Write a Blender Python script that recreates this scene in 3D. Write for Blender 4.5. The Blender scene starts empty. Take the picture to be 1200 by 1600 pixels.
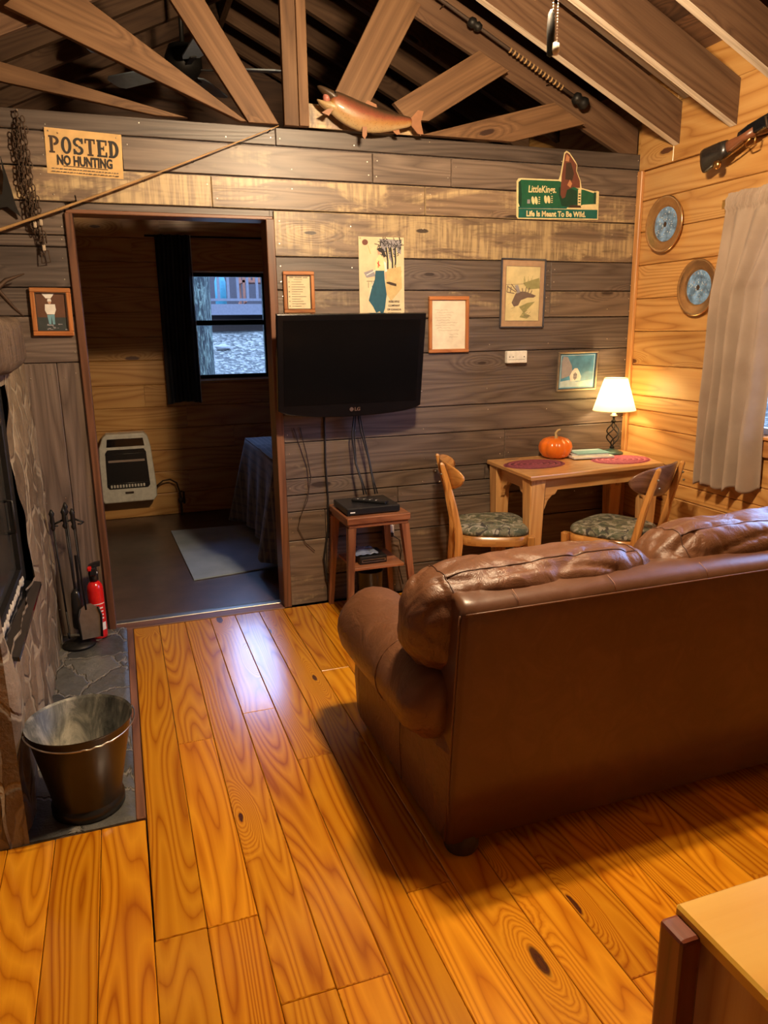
import bpy, bmesh, math, random
from mathutils import Vector, Matrix, noise
random.seed(7)
C = bpy.context.scene.collection
PI = math.pi
H = 1.503
# ------------------------------------------------------------ camera
cd = bpy.data.cameras.new('camera'); cam = bpy.data.objects.new('camera', cd); C.objects.link(cam)
yaw, pitch, roll = 0.337787528, 0.241045863, -0.0145234104
cy_, sy_, cp_, sp_ = math.cos(yaw), math.sin(yaw), math.cos(pitch), math.sin(pitch)
fw = Vector((sy_*cp_, cy_*cp_, -sp_)); rt = Vector((cy_, -sy_, 0)); up = rt.cross(fw)
c_, s_ = math.cos(roll), math.sin(roll)
rt2 = c_*rt + s_*up; up2 = -s_*rt + c_*up
cam.matrix_world = Matrix(((rt2.x, up2.x, -fw.x, 0), (rt2.y, up2.y, -fw.y, 0), (rt2.z, up2.z, -fw.z, H), (0, 0, 0, 1)))
cd.sensor_fit = 'VERTICAL'; cd.sensor_height = 24; cd.lens = 1162.02/1600*24; cd.clip_start = .02
bpy.context.scene.camera = cam
# ------------------------------------------------------------ exposure, sky, lights
vs = bpy.context.scene.view_settings
vs.view_transform = 'Standard'; vs.look = 'None'; vs.gamma = 1; vs.exposure = 0.0; vs.use_curve_mapping = False
w = bpy.data.worlds.new('sky'); bpy.context.scene.world = w; w.use_nodes = True
w.node_tree.nodes['Background'].inputs[0].default_value = (0.31, 0.50, 1.0, 1)
w.node_tree.nodes['Background'].inputs[1].default_value = 13.0
def light(name, kind, loc, power, col, size=.05, rot=None, portal=False, sy=None):
    l = bpy.data.lights.new(name, kind); l.energy = power; l.color = col
    if kind == 'AREA':
        l.shape = 'RECTANGLE'; l.size = size; l.size_y = sy or size
        if portal: l.cycles.is_portal = True
    else: l.shadow_soft_size = size
    o = bpy.data.objects.new(name, l); C.objects.link(o); o.location = loc
    if rot: o.rotation_euler = rot
    return o
FX, FY = 1.10, 2.00                       # ceiling fan axis
WARM = (1.0, 0.735, 0.455)
for k in range(3):
    a = k*2*PI/3+.5
    light('fan_bulb', 'POINT', (FX+.085*math.cos(a), FY+.085*math.sin(a), 2.575), 92, WARM, .045)
light('table_lamp_bulb', 'POINT', (2.79, 3.755, 1.11), 6, (1.0, .74, .40), .03)
light('window_portal', 'AREA', (3.03, 2.405, 1.49), 1, (1, 1, 1), 1.04, (0, PI/2, 0), True, 1.12)
light('bedroom_portal', 'AREA', (.91, 6.46, 1.55), 1, (1, 1, 1), .62, (-PI/2, 0, 0), True, .84)

# ------------------------------------------------------------ node helpers
class NT:
    def __init__(s, name):
        s.m = bpy.data.materials.new(name); s.m.use_nodes = True; s.t = s.m.node_tree
        s.b = s.t.nodes['Principled BSDF']
    def n(s, typ, **k):
        x = s.t.nodes.new(typ)
        for a, v in k.items():
            if a in ('operation', 'blend_type', 'data_type', 'attribute_name', 'noise_dimensions', 'voronoi_dimensions', 'feature', 'wave_type', 'bands_direction', 'uv_map', 'clamp', 'use_clamp', 'vector_type', 'distance'): setattr(x, a, v)
            else: s.put(x.inputs[int(a[1:]) if a[0] == 'i' and a[1:].isdigit() else a.replace('_', ' ')], v)
        return x
    def put(s, inp, v):
        if hasattr(v, 'is_linked') or isinstance(v, bpy.types.NodeSocket): s.t.links.new(v, inp)
        else:
            if isinstance(v, (tuple, list)) and len(v) == 3 and inp.type == 'RGBA': v = (*v, 1)
            inp.default_value = v
    def math(s, op, a, b=0.0, c=None):
        x = s.n('ShaderNodeMath', operation=op); s.put(x.inputs[0], a); s.put(x.inputs[1], b)
        if c is not None: s.put(x.inputs[2], c)
        return x.outputs[0]
    def vmul(s, a, v):
        x = s.n('ShaderNodeVectorMath', operation='MULTIPLY'); s.put(x.inputs[0], a); s.put(x.inputs[1], v); return x.outputs[0]
    def vadd(s, a, v):
        x = s.n('ShaderNodeVectorMath', operation='ADD'); s.put(x.inputs[0], a); s.put(x.inputs[1], v); return x.outputs[0]
    def noise(s, vec, scale=1, detail=2, rough=.5, dist=0):
        x = s.n('ShaderNodeTexNoise', Scale=scale, Detail=detail, Roughness=rough, Distortion=dist); s.put(x.inputs['Vector'], vec); return x.outputs['Fac']
    def ramp(s, fac, stops):
        x = s.n('ShaderNodeValToRGB'); s.put(x.inputs[0], fac); e = x.color_ramp.elements
        while len(e) < len(stops): e.new(.5)
        for i, (p, c) in enumerate(stops):
            e[i].position = p; e[i].color = (*c, 1) if isinstance(c, (tuple, list)) else (c, c, c, 1)
        return x.outputs[0]
    def mix(s, fac, a, b, mode='MIX'):
        x = s.n('ShaderNodeMix', data_type='RGBA', blend_type=mode); s.put(x.inputs[0], fac); s.put(x.inputs[6], a); s.put(x.inputs[7], b); return x.outputs[2]
    def sstep(s, v, lo, hi):
        x = s.n('ShaderNodeMapRange'); x.interpolation_type = 'SMOOTHSTEP'; s.put(x.inputs[0], v); x.inputs[1].default_value = lo; x.inputs[2].default_value = hi; return x.outputs[0]
    def bump(s, h, strength=.3, dist=.002):
        x = s.n('ShaderNodeBump', Strength=strength, Distance=dist); s.put(x.inputs['Height'], h); s.t.links.new(x.outputs[0], s.b.inputs['Normal'])
    def set(s, **k):
        for a, v in k.items(): s.put(s.b.inputs[a.replace('_', ' ')], v)
        return s
MATS = {}
def plain(name, col, rough=.5, metal=0, coat=0, emit=None, es=0, spec=.5, var=.12, vs_=30):
    if name in MATS: return MATS[name]
    t = NT(name); t.set(Roughness=rough, Metallic=metal, Coat_Weight=coat)
    t.b.inputs['Specular IOR Level'].default_value = spec
    co = t.n('ShaderNodeTexCoord').outputs['Object']
    nz = t.noise(co, vs_, 3, .6)
    f = t.ramp(nz, [(.3, 1-var), (.7, 1+var)])
    t.set(Base_Color=t.mix(1.0, tuple(col), f, 'MULTIPLY'))
    if emit: t.set(Emission_Color=emit, Emission_Strength=es)
    MATS[name] = t.m; return t.m
def wood(name, stops, su=1.0, sv=9.0, rings=7.0, rough=.4, coat=0.0, knots=0.0, knotcol=(.10, .03, .01), fine=.35, bump=.25, vary=.5, patch=None, patch_amt=0, spec=.5, coat_rough=.1, hue=None):
    t = NT(name); t.set(Roughness=rough, Coat_Weight=coat, Coat_Roughness=coat_rough, Coat_IOR=1.7); t.b.inputs['Specular IOR Level'].default_value = spec
    uv = t.n('ShaderNodeUVMap', uv_map='UVMap').outputs[0]
    at = t.n('ShaderNodeAttribute', attribute_name='tint')
    sp = t.n('ShaderNodeSeparateColor'); t.put(sp.inputs[0], at.outputs['Color'])
    R, G, B = sp.outputs
    cb = t.n('ShaderNodeCombineXYZ'); t.put(cb.inputs[0], t.math('MULTIPLY', G, 37.0)); t.put(cb.inputs[1], t.math('MULTIPLY', G, 91.0)); t.put(cb.inputs[2], t.math('MULTIPLY', G, 5.0))
    P = t.vadd(uv, cb.outputs[0])
    n1 = t.noise(t.vmul(P, (su, sv, 1)), 1, 1.5, .45, .25)
    v = None
    if knots:
        vo = t.n('ShaderNodeTexVoronoi', Scale=1.0, Randomness=1.0, voronoi_dimensions='2D'); t.put(vo.inputs['Vector'], t.vmul(P, (1.6, 5.5, 1)))
        sc2 = t.n('ShaderNodeSeparateColor'); t.put(sc2.inputs[0], vo.outputs['Color'])
        on = t.math('GREATER_THAN', sc2.outputs[0], 1-knots)
        d = t.math('ADD', vo.outputs['Distance'], t.math('MULTIPLY', t.math('SUBTRACT', t.noise(P, 40, 2), .5), .03))
        halo = t.math('MULTIPLY', t.math('SUBTRACT', 1.0, t.sstep(d, 0, .38)), on)
        n1 = t.math('ADD', n1, t.math('MULTIPLY', halo, .35))
        rad = t.math('ADD', t.math('MULTIPLY', sc2.outputs[1], .06), .035)
        km = t.math('MULTIPLY', t.math('SUBTRACT', 1.0, t.sstep(t.math('DIVIDE', d, rad), .75, 1.15)), on)
    ring = t.math('PINGPONG', t.math('MULTIPLY', n1, rings), .5)
    ring = t.math('POWER', t.math('MULTIPLY', ring, 2.0), .6)
    fg = t.noise(t.vmul(P, (2.5, 110, 1)), 1, 3, .6)
    big = t.noise(t.vmul(P, (.9, 2.5, 1)), 1, 2, .5)
    fac = t.math('ADD', t.math('MULTIPLY', ring, .55*(1-fine)+.12), t.math('MULTIPLY', fg, fine))
    fac = t.math('ADD', fac, t.math('MULTIPLY', t.math('SUBTRACT', big, .5), .5))
    col = t.ramp(fac, stops)
    if patch:
        pm = t.noise(t.vmul(P, (2.2, 7, 1)), 1, 5, .65, .4)
        pm = t.sstep(t.math('ADD', pm, t.math('MULTIPLY', t.math('SUBTRACT', B, .5), .38)), .60-.2*patch_amt, .74-.2*patch_amt)
        streak = t.sstep(t.noise(t.vmul(P, (60, 4, 1)), 1, 3, .6), .35, .62)
        col = t.mix(t.math('MULTIPLY', pm, t.math('ADD', t.math('MULTIPLY', streak, .55), .25)), col, patch)
    if hue: col = t.mix(t.math('MULTIPLY', B, hue[1]), col, t.mix(1.0, col, hue[0], 'MULTIPLY'))
    br = t.math('ADD', t.math('MULTIPLY', R, vary), 1-vary*.5)
    cc = t.n('ShaderNodeCombineColor')
    for i in range(3): t.put(cc.inputs[i], br)
    col = t.mix(1.0, col, cc.outputs[0], 'MULTIPLY')
    if knots: col = t.mix(t.math('MULTIPLY', km, .93), col, knotcol)
    t.set(Base_Color=col)
    t.bump(t.math('ADD', t.math('MULTIPLY', fg, .6), t.math('MULTIPLY', ring, .4)), bump, .002)
    MATS[name] = t.m; return t.m

M_FLOOR = wood('varnished_pine_floor', [(.12, (.40, .110, .003)), (.36, (.58, .205, .006)), (.7, (.75, .32, .013))], .55, 5.5, 24, .22, .7, .26, (.05, .010, .005), .22, .12, .34, coat_rough=.15)
M_PINE = wood('pine_wall_boards', [(.10, (.40, .17, .042)), (.4, (.56, .28, .080)), (.8, (.68, .39, .135))], .5, 5, 14, .36, .25, .2, (.08, .022, .012), .25, .12, .35, coat_rough=.25)
M_BARN = wood('old_barn_boards', [(.14, (.062, .045, .038)), (.45, (.115, .086, .072)), (.8, (.20, .155, .130))], .6, 7, 13, .44, .1, .2, (.03, .018, .014), .55, .5, .9, (.40, .335, .225), .22, spec=.5, coat_rough=.4, hue=((1.15, 1.0, .74), 1.0))
M_BEAM = wood('rough_sawn_beams', [(.12, (.085, .042, .019)), (.5, (.15, .078, .036)), (.85, (.23, .128, .062))], .5, 6, 10, .6, 0, .2, (.03, .012, .008), .5, .4, .5, spec=.3)
M_RAFT = wood('dark_rafters', [(.12, (.060, .030, .016)), (.5, (.105, .055, .029)), (.85, (.155, .088, .048))], .5, 6, 10, .65, 0, .1, (.03, .012, .008), .5, .4, .4, spec=.3)
M_UNDERLIT = wood('pale_lit_underside', [(.15, (.42, .33, .23)), (.5, (.62, .52, .40)), (.8, (.78, .70, .58))], 1, 12, 6, .6, 0, 0, fine=.5, bump=.6)  # paler copy for rafter undersides; their lit look is put into the colour
M_DECK = wood('roof_boards', [(.15, (.060, .026, .012)), (.5, (.11, .050, .023)), (.8, (.17, .082, .038))], .8, 7, 7, .6, 0, .1, fine=.35, bump=.3)
M_CASE = wood('stained_casing', [(.15, (.07, .028, .015)), (.5, (.15, .062, .030)), (.8, (.23, .10, .05))], 1, 14, 5, .42, .1, 0, fine=.4, bump=.2)
M_TRIM = wood('pine_trim', [(.15, (.42, .17, .05)), (.5, (.58, .27, .085)), (.8, (.70, .38, .14))], 1, 14, 5, .4, .15, 0, fine=.4, bump=.15)
M_TABLE = wood('honey_pine_furniture', [(.12, (.46, .21, .065)), (.45, (.60, .31, .11)), (.8, (.72, .43, .17))], .8, 8, 10, .33, .3, .25, (.10, .03, .015), .35, .12, .3, coat_rough=.2)
M_CHAIR = wood('oak_chair_wood', [(.15, (.34, .14, .035)), (.5, (.52, .235, .06)), (.8, (.66, .34, .10))], 2, 22, 4, .3, .35, 0, fine=.45, bump=.1, coat_rough=.2)
M_CHAIRB = wood('worn_brown_chair_wood', [(.15, (.16, .07, .04)), (.5, (.27, .135, .085)), (.8, (.38, .21, .14))], 2, 22, 4, .3, .35, 0, fine=.45, bump=.1, coat_rough=.2)
M_STAND = wood('cherry_stand_wood', [(.15, (.13, .042, .018)), (.5, (.24, .088, .036)), (.8, (.34, .14, .06))], 2, 20, 4, .35, .25, 0, fine=.45, bump=.1, coat_rough=.2)
M_RED = wood('red_stained_board', [(.15, (.16, .035, .014)), (.5, (.25, .06, .024)), (.8, (.33, .09, .035))], 2, 14, 4, .35, .2, 0, fine=.4, bump=.1)
M_CTOP = wood('yellow_pine_top', [(.10, (.66, .31, .028)), (.4, (.80, .43, .045)), (.8, (.88, .54, .09))], .6, 5, 5, .3, .3, .35, (.20, .06, .03), .2, .08, .2)
M_FRAME = wood('frame_wood', [(.15, (.24, .075, .022)), (.5, (.40, .15, .045)), (.8, (.52, .22, .075))], 3, 30, 4, .35, .2, 0, fine=.5, bump=.1)
M_LOG = wood('hewn_log', [(.15, (.045, .028, .017)), (.5, (.095, .060, .036)), (.8, (.17, .118, .075))], 14, 1.6, 6, .65, 0, 0, fine=.5, bump=.9)

def leather(nm='brown_leather', bs=.4, g=1.0):
    t = NT(nm); t.set(Roughness=.4, Coat_Weight=.10, Coat_Roughness=.3)
    co = t.n('ShaderNodeTexCoord').outputs['Object']
    vo = t.n('ShaderNodeTexVoronoi', Scale=260.0, feature='DISTANCE_TO_EDGE'); t.put(vo.inputs['Vector'], co)
    wr = t.math('ABSOLUTE', t.math('SUBTRACT', t.noise(co, 8, 4, .6, .9), .5))
    wr = t.math('MULTIPLY', wr, 2.5); big = t.noise(co, 3, 2)
    col = t.ramp(t.math('ADD', t.math('MULTIPLY', wr, .4), t.math('MULTIPLY', big, .6)), [(.3, (.135*g, .056*g, .026*g)), (.55, (.18*g, .080*g, .040*g)), (.75, (.235*g, .112*g, .060*g))])
    t.set(Base_Color=col, Roughness=t.math('ADD', t.math('MULTIPLY', wr, .16), .36))
    t.bump(t.math('ADD', t.math('MULTIPLY', vo.outputs['Distance'], .5), t.math('MULTIPLY', t.math('MINIMUM', wr, .5), 2.2)), bs, .005)
    return t.m
M_LEATHER = leather(); M_LEATHER_SHADED = leather('smooth_shaded_leather', .06, .78)  # second one: smoother back panel leather, its shade put into a darker colour
def stone(name, kind):
    t = NT(name); t.set(Roughness=.6 if kind else .42)
    co = t.n('ShaderNodeTexCoord').outputs['Object']
    co2 = t.vadd(co, t.vmul(t.n('ShaderNodeTexNoise', Scale=9.0, Detail=3.0).outputs['Color'], (.07, .07, .07)))
    sc = (7.0, 8.0, 4.6) if kind else (5.2, 4.4, 5)
    vo = t.n('ShaderNodeTexVoronoi', Scale=1.0, feature='DISTANCE_TO_EDGE'); t.put(vo.inputs['Vector'], t.vmul(co2, sc))
    vc = t.n('ShaderNodeTexVoronoi', Scale=1.0); t.put(vc.inputs['Vector'], t.vmul(co2, sc))
    sv = t.n('ShaderNodeSeparateColor'); t.put(sv.inputs[0], vc.outputs['Color'])
    n = t.noise(co, 22, 5, .65)
    if kind: col = t.ramp(t.math('ADD', t.math('MULTIPLY', n, .55), t.math('MULTIPLY', sv.outputs[0], .45)), [(.2, (.075, .050, .030)), (.5, (.16, .115, .07)), (.8, (.27, .21, .14))])
    else: col = t.ramp(t.math('ADD', t.math('MULTIPLY', n, .5), t.math('MULTIPLY', sv.outputs[0], .5)), [(.2, (.045, .045, .042)), (.5, (.085, .085, .078)), (.8, (.15, .145, .125))])
    g = t.sstep(vo.outputs['Distance'], .02, .07) if kind else t.sstep(vo.outputs['Distance'], .012, .045)
    t.set(Base_Color=t.mix(g, (.27, .22, .15) if kind else (.19, .175, .145), col))
    t.bump(t.math('ADD', t.math('MULTIPLY', g, 1.0 if not kind else .6), t.math('MULTIPLY', n, .6)), .8, .012)
    MATS[name] = t.m; return t.m
M_STONE = stone('fieldstone', 1); M_FLAG = stone('flagstone', 0)
def camo():
    t = NT('camouflage_cloth'); t.set(Roughness=.8)
    co = t.n('ShaderNodeTexCoord').outputs['Object']
    a = t.noise(co, 9, 4, .6, 1.2); b = t.noise(t.vadd(co, (3, 5, 1)), 16, 4, .65, 1.5); c = t.noise(t.vadd(co, (9, 2, 7)), 13, 3, .6, 2)
    col = t.ramp(a, [(.38, (.050, .062, .040)), (.47, (.11, .12, .075)), (.55, (.17, .15, .095)), (.66, (.08, .095, .065))])
    col = t.mix(t.sstep(b, .51, .56), col, (.31, .29, .23)); col = t.mix(t.sstep(c, .58, .61), col, (.045, .04, .035))
    t.set(Base_Color=col); t.bump(t.noise(co, 300, 2), .3, .001); return t.m
M_CAMO = camo()
def fabric(name, c1, c2, sc=180, rough=.9, trans=0.0, stripes=None):
    t = NT(name); t.set(Roughness=rough); t.b.inputs['Specular IOR Level'].default_value = .2
    t.b.inputs['Sheen Weight'].default_value = .2
    co = t.n('ShaderNodeTexCoord').outputs['Object']
    col = t.ramp(t.noise(co, 6, 4), [(.35, c1), (.65, c2)])
    if stripes:
        for k, (v, cc) in enumerate(stripes):
            wv = t.n('ShaderNodeTexWave', Scale=v[0], wave_type='BANDS', bands_direction=v[1]); t.put(wv.inputs['Vector'], co)
            col = t.mix(t.math('MULTIPLY', t.sstep(wv.outputs['Fac'], .7, .85), .6), col, cc)
    t.set(Base_Color=col); t.bump(t.noise(co, sc, 2), .3, .001)
    if trans:
        tr = t.n('ShaderNodeBsdfTranslucent'); t.put(tr.inputs[0], col)
        ms = t.n('ShaderNodeMixShader'); ms.inputs[0].default_value = trans
        t.t.links.new(t.b.outputs[0], ms.inputs[1]); t.t.links.new(tr.outputs[0], ms.inputs[2])
        t.t.links.new(ms.outputs[0], t.t.nodes['Material Output'].inputs[0])
    return t.m
M_CURT = fabric('taupe_curtain_cloth', (.44, .33, .25), (.52, .40, .31), 200, .85, .3)
M_DCURT = fabric('navy_curtain_cloth', (.012, .014, .022), (.022, .026, .038))
M_RUG = fabric('grey_blue_rug', (.26, .33, .42), (.33, .40, .50), 90)
M_PLAID = fabric('plaid_bedspread', (.085, .085, .11), (.16, .14, .13), 60, .85, 0, [((7.0, 'Y'), (.20, .16, .12)), ((5.0, 'Z'), (.05, .06, .10)), ((9.0, 'X'), (.22, .20, .20))])
def pail_in():
    t = NT('sooty_galvanised_steel'); t.set(Roughness=.5, Metallic=.35)
    co = t.n('ShaderNodeTexCoord').outputs['Object']
    n = t.noise(t.vmul(co, (14, 14, 5)), 1, 6, .7, .8)
    t.set(Base_Color=t.ramp(n, [(.32, (.03, .032, .028)), (.5, (.13, .13, .11)), (.66, (.34, .32, .26))])); t.bump(n, .4, .003); return t.m
M_PAILIN = pail_in()
def bark():
    t = NT('tree_bark'); t.set(Roughness=.9)
    co = t.n('ShaderNodeTexCoord').outputs['Object']
    n = t.noise(t.vmul(co, (30, 30, 5.0)), 1, 6, .7, 1.5)
    t.set(Base_Color=t.ramp(n, [(.44, (.010, .014, .012)), (.52, (.060, .080, .060)), (.58, (.19, .24, .17))])); t.bump(n, 1, .06); return t.m
M_BARK = bark()
def leaves():
    t = NT('leaf_litter'); t.set(Roughness=.9)
    co = t.n('ShaderNodeTexCoord').outputs['Object']
    vo = t.n('ShaderNodeTexVoronoi', Scale=24.0); t.put(vo.inputs['Vector'], co)
    s = t.n('ShaderNodeSeparateColor'); t.put(s.inputs[0], vo.outputs['Color'])
    n = t.noise(co, 30, 5, .7)
    f = t.math('ADD', t.math('MULTIPLY', s.outputs[0], .6), t.math('MULTIPLY', n, .4))
    t.set(Base_Color=t.ramp(f, [(.25, (.022, .021, .014)), (.5, (.068, .066, .046)), (.75, (.18, .17, .13))])); t.bump(f, 1, .04); return t.m
M_LEAF = leaves()
def glassy(name):
    m = bpy.data.materials.new(name); m.use_nodes = True; t = m.node_tree; t.nodes.remove(t.nodes['Principled BSDF'])
    a = t.nodes.new('ShaderNodeBsdfTransparent'); g = t.nodes.new('ShaderNodeBsdfGlossy'); g.inputs['Roughness'].default_value = .02
    f = t.nodes.new('ShaderNodeFresnel'); f.inputs[0].default_value = 1.3; mx = t.nodes.new('ShaderNodeMixShader')
    t.links.new(f.outputs[0], mx.inputs[0]); t.links.new(a.outputs[0], mx.inputs[1]); t.links.new(g.outputs[0], mx.inputs[2]); t.links.new(mx.outputs[0], t.nodes['Material Output'].inputs[0]); return m
M_GLASS = glassy('window_glass')
def vinyl():
    t = NT('bedroom_vinyl_floor'); t.set(Roughness=.32)
    co = t.n('ShaderNodeTexCoord').outputs['Object']; n = t.noise(co, 7, 5, .6)
    t.set(Base_Color=t.ramp(n, [(.3, (.050, .030, .022)), (.7, (.10, .060, .042))])); t.bump(t.noise(co, 60, 2), .1, .002); return t.m
M_VINYL = vinyl()
def fishskin():
    t = NT('trout_skin'); t.set(Roughness=.42, Coat_Weight=.2)
    gc = t.n('ShaderNodeTexCoord').outputs['Object']; uv = t.n('ShaderNodeUVMap', uv_map='UVMap').outputs[0]
    sp = t.n('ShaderNodeSeparateXYZ'); t.put(sp.inputs[0], uv)
    n = t.noise(gc, 25, 4, .6)
    f = t.math('ADD', sp.outputs[1], t.math('MULTIPLY', t.math('SUBTRACT', n, .5), .25))
    col = t.ramp(f, [(.05, (.46, .33, .17)), (.32, (.34, .17, .045)), (.58, (.23, .060, .028)), (.85, (.06, .035, .018))])
    vo = t.n('ShaderNodeTexVoronoi', Scale=90.0); t.put(vo.inputs['Vector'], gc)
    t.set(Base_Color=t.mix(t.math('MULTIPLY', t.math('LESS_THAN', vo.outputs['Distance'], .22), .35), col, (.05, .03, .015))); t.bump(vo.outputs['Distance'], .3, .001); return t.m
M_FISH = fishskin()
P_BLACK = plain('black_plastic', (.012, .012, .013), .3); P_SCREEN = plain('tv_screen', (.003, .003, .0035), .16, coat=.0, spec=.12, var=0)
P_GLOSSB = plain('gloss_black', (.008, .008, .009), .12, coat=.5)
P_IRON = plain('black_iron', (.022, .020, .018), .5, .6); P_RUST = plain('rusty_iron', (.075, .045, .028), .65, .6)
P_STEEL = plain('bright_steel', (.62, .60, .56), .3, 1.0); P_NAIL = plain('nail_heads', (.75, .70, .62), .3, 1.0)
P_WHITE = plain('white_plastic', (.78, .76, .70), .4); P_CREAM = plain('cream_enamel', (.66, .63, .55), .35)
P_PAPER = plain('aged_paper', (.72, .58, .36), .75, vs_=14); P_PAPER2 = plain('pale_paper', (.74, .66, .52), .75, vs_=14)
P_INK = plain('ink', (.035, .032, .03), .8); P_INK2 = plain('faded_ink', (.33, .27, .18), .8)
P_POST = plain('yellowed_poster', (.66, .42, .17), .75, vs_=9, var=.22); P_PINK = plain('ink_grey', (.12, .11, .09), .8)
P_BRASS = plain('brass', (.62, .36, .13), .28, 1.0); P_COPPER = plain('copper_rim', (.72, .45, .22), .22, .9)
P_ORANGE = plain('pumpkin_skin', (.78, .17, .012), .28, coat=.4, vs_=12); P_STEM = plain('pumpkin_stem', (.50, .36, .16), .7)
P_MAT = plain('maroon_placemat', (.26, .055, .085), .8, vs_=90, var=.35); P_MAT2 = plain('rose_placemat', (.52, .13, .17), .8, vs_=90, var=.35)
P_RED = plain('extinguisher_red', (.62, .012, .012), .25, coat=.4); P_DKB = plain('dark_brown', (.05, .028, .016), .7)
P_GREEN = plain('sign_green', (.012, .11, .055), .35); P_GREEND = plain('sign_dark_green', (.008, .05, .03), .35)
P_TEALS = plain('sign_teal', (.006, .12, .10), .35); P_YEL = plain('sign_cream', (.80, .66, .34), .5); P_BROWNR = plain('bear_brown', (.16, .05, .03), .6)
P_BRL = plain('bear_tan', (.50, .22, .10), .6)
P_TEAL = plain('skirt_teal', (.012, .085, .13), .7); P_WASH = plain('ochre_wash', (.60, .44, .20), .8); P_LAV = plain('lavender_grey', (.30, .28, .30), .8)
P_BLUEREFL = plain('blue_reflection_print', (.06, .24, .42), .4, coat=.8, vs_=8, var=.5); P_PALEB = plain('pale_blue', (.45, .60, .68), .5, coat=.8)
P_MATB = plain('picture_mat_tan', (.42, .27, .16), .6, coat=.6); P_MOOSEBG = plain('yellow_watercolour', (.66, .56, .30), .6, coat=.6, vs_=12, var=.15)
P_MOOSE = plain('moose_brown', (.16, .11, .09), .7); P_OLIVE = plain('olive_wash', (.30, .28, .12), .7)
P_JEAN = plain('jeans_blue', (.16, .34, .42), .7); P_SKIN = plain('skin_tone', (.55, .33, .22), .6)
P_PLATEB = plain('painted_plate_blue', (.16, .30, .52), .35, coat=.6, vs_=26, var=.7); P_PLATEW = plain('painted_plate_pale', (.52, .64, .74), .4, coat=.5)
P_TEALBR = plain('verdigris_metal', (.07, .12, .10), .45, .5); P_BAMBOO = plain('bamboo', (.42, .25, .10), .45, vs_=8, var=.3)
P_FAN = plain('fan_blade_blue_grey', (.30, .36, .42), .4); P_FIN = plain('fin', (.28, .12, .05), .5)
P_GREYW = plain('painted_deck_wood', (.085, .078, .080), .8); P_CABIN = plain('cabin_siding', (.035, .026, .024), .8); P_ROCK = plain('pale_rock', (.17, .165, .15), .9)
P_CHAIRR = plain('cedar_rocker', (.26, .09, .04), .7); P_TANK = plain('turquoise_tank', (.04, .19, .21), .5)
P_ASH = plain('ash_fibre', (.42, .38, .30), .9, vs_=40, var=.4); P_DKGL = plain('stove_glass', (.035, .033, .027), .2, var=.3, vs_=6)
P_LEATH = plain('black_leather', (.02, .016, .014), .32, coat=.3, vs_=160, var=.5); P_STOCK = plain('walnut_stock', (.20, .07, .03), .35, coat=.3)
P_PEWTER = plain('pewter', (.30, .28, .24), .4, .9); P_FOG = plain('frosted_glass', (.85, .80, .7), .4, emit=(1, .75, .45), es=3.0)
P_GOLDF = plain('champagne_frame', (.42, .36, .28), .35, .8); P_DKF = plain('dark_frame', (.055, .055, .075), .4)
P_MAG = plain('magazine_white', (.70, .72, .72), .35); P_MAGT = plain('magazine_teal', (.22, .45, .47), .3); P_CABLE = plain('black_cable', (.012, .011, .012), .45)
P_TUBE = plain('ceramic_grille', (.34, .25, .20), .6); P_BEAD = plain('ball_chain', (.7, .66, .58), .3, 1.0); P_FEATH = plain('pale_cord', (.45, .36, .26), .8)
def shade_mat():
    t = NT('lamp_shade_cloth'); t.set(Roughness=.8, Base_Color=(.82, .76, .56), Emission_Color=(1.0, .86, .50), Emission_Strength=.35)
    tr = t.n('ShaderNodeBsdfTranslucent'); tr.inputs[0].default_value = (.9, .82, .55, 1)
    ms = t.n('ShaderNodeMixShader'); ms.inputs[0].default_value = .5
    t.t.links.new(t.b.outputs[0], ms.inputs[1]); t.t.links.new(tr.outputs[0], ms.inputs[2]); t.t.links.new(ms.outputs[0], t.t.nodes['Material Output'].inputs[0]); return t.m
M_SHADE = shade_mat()

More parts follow.
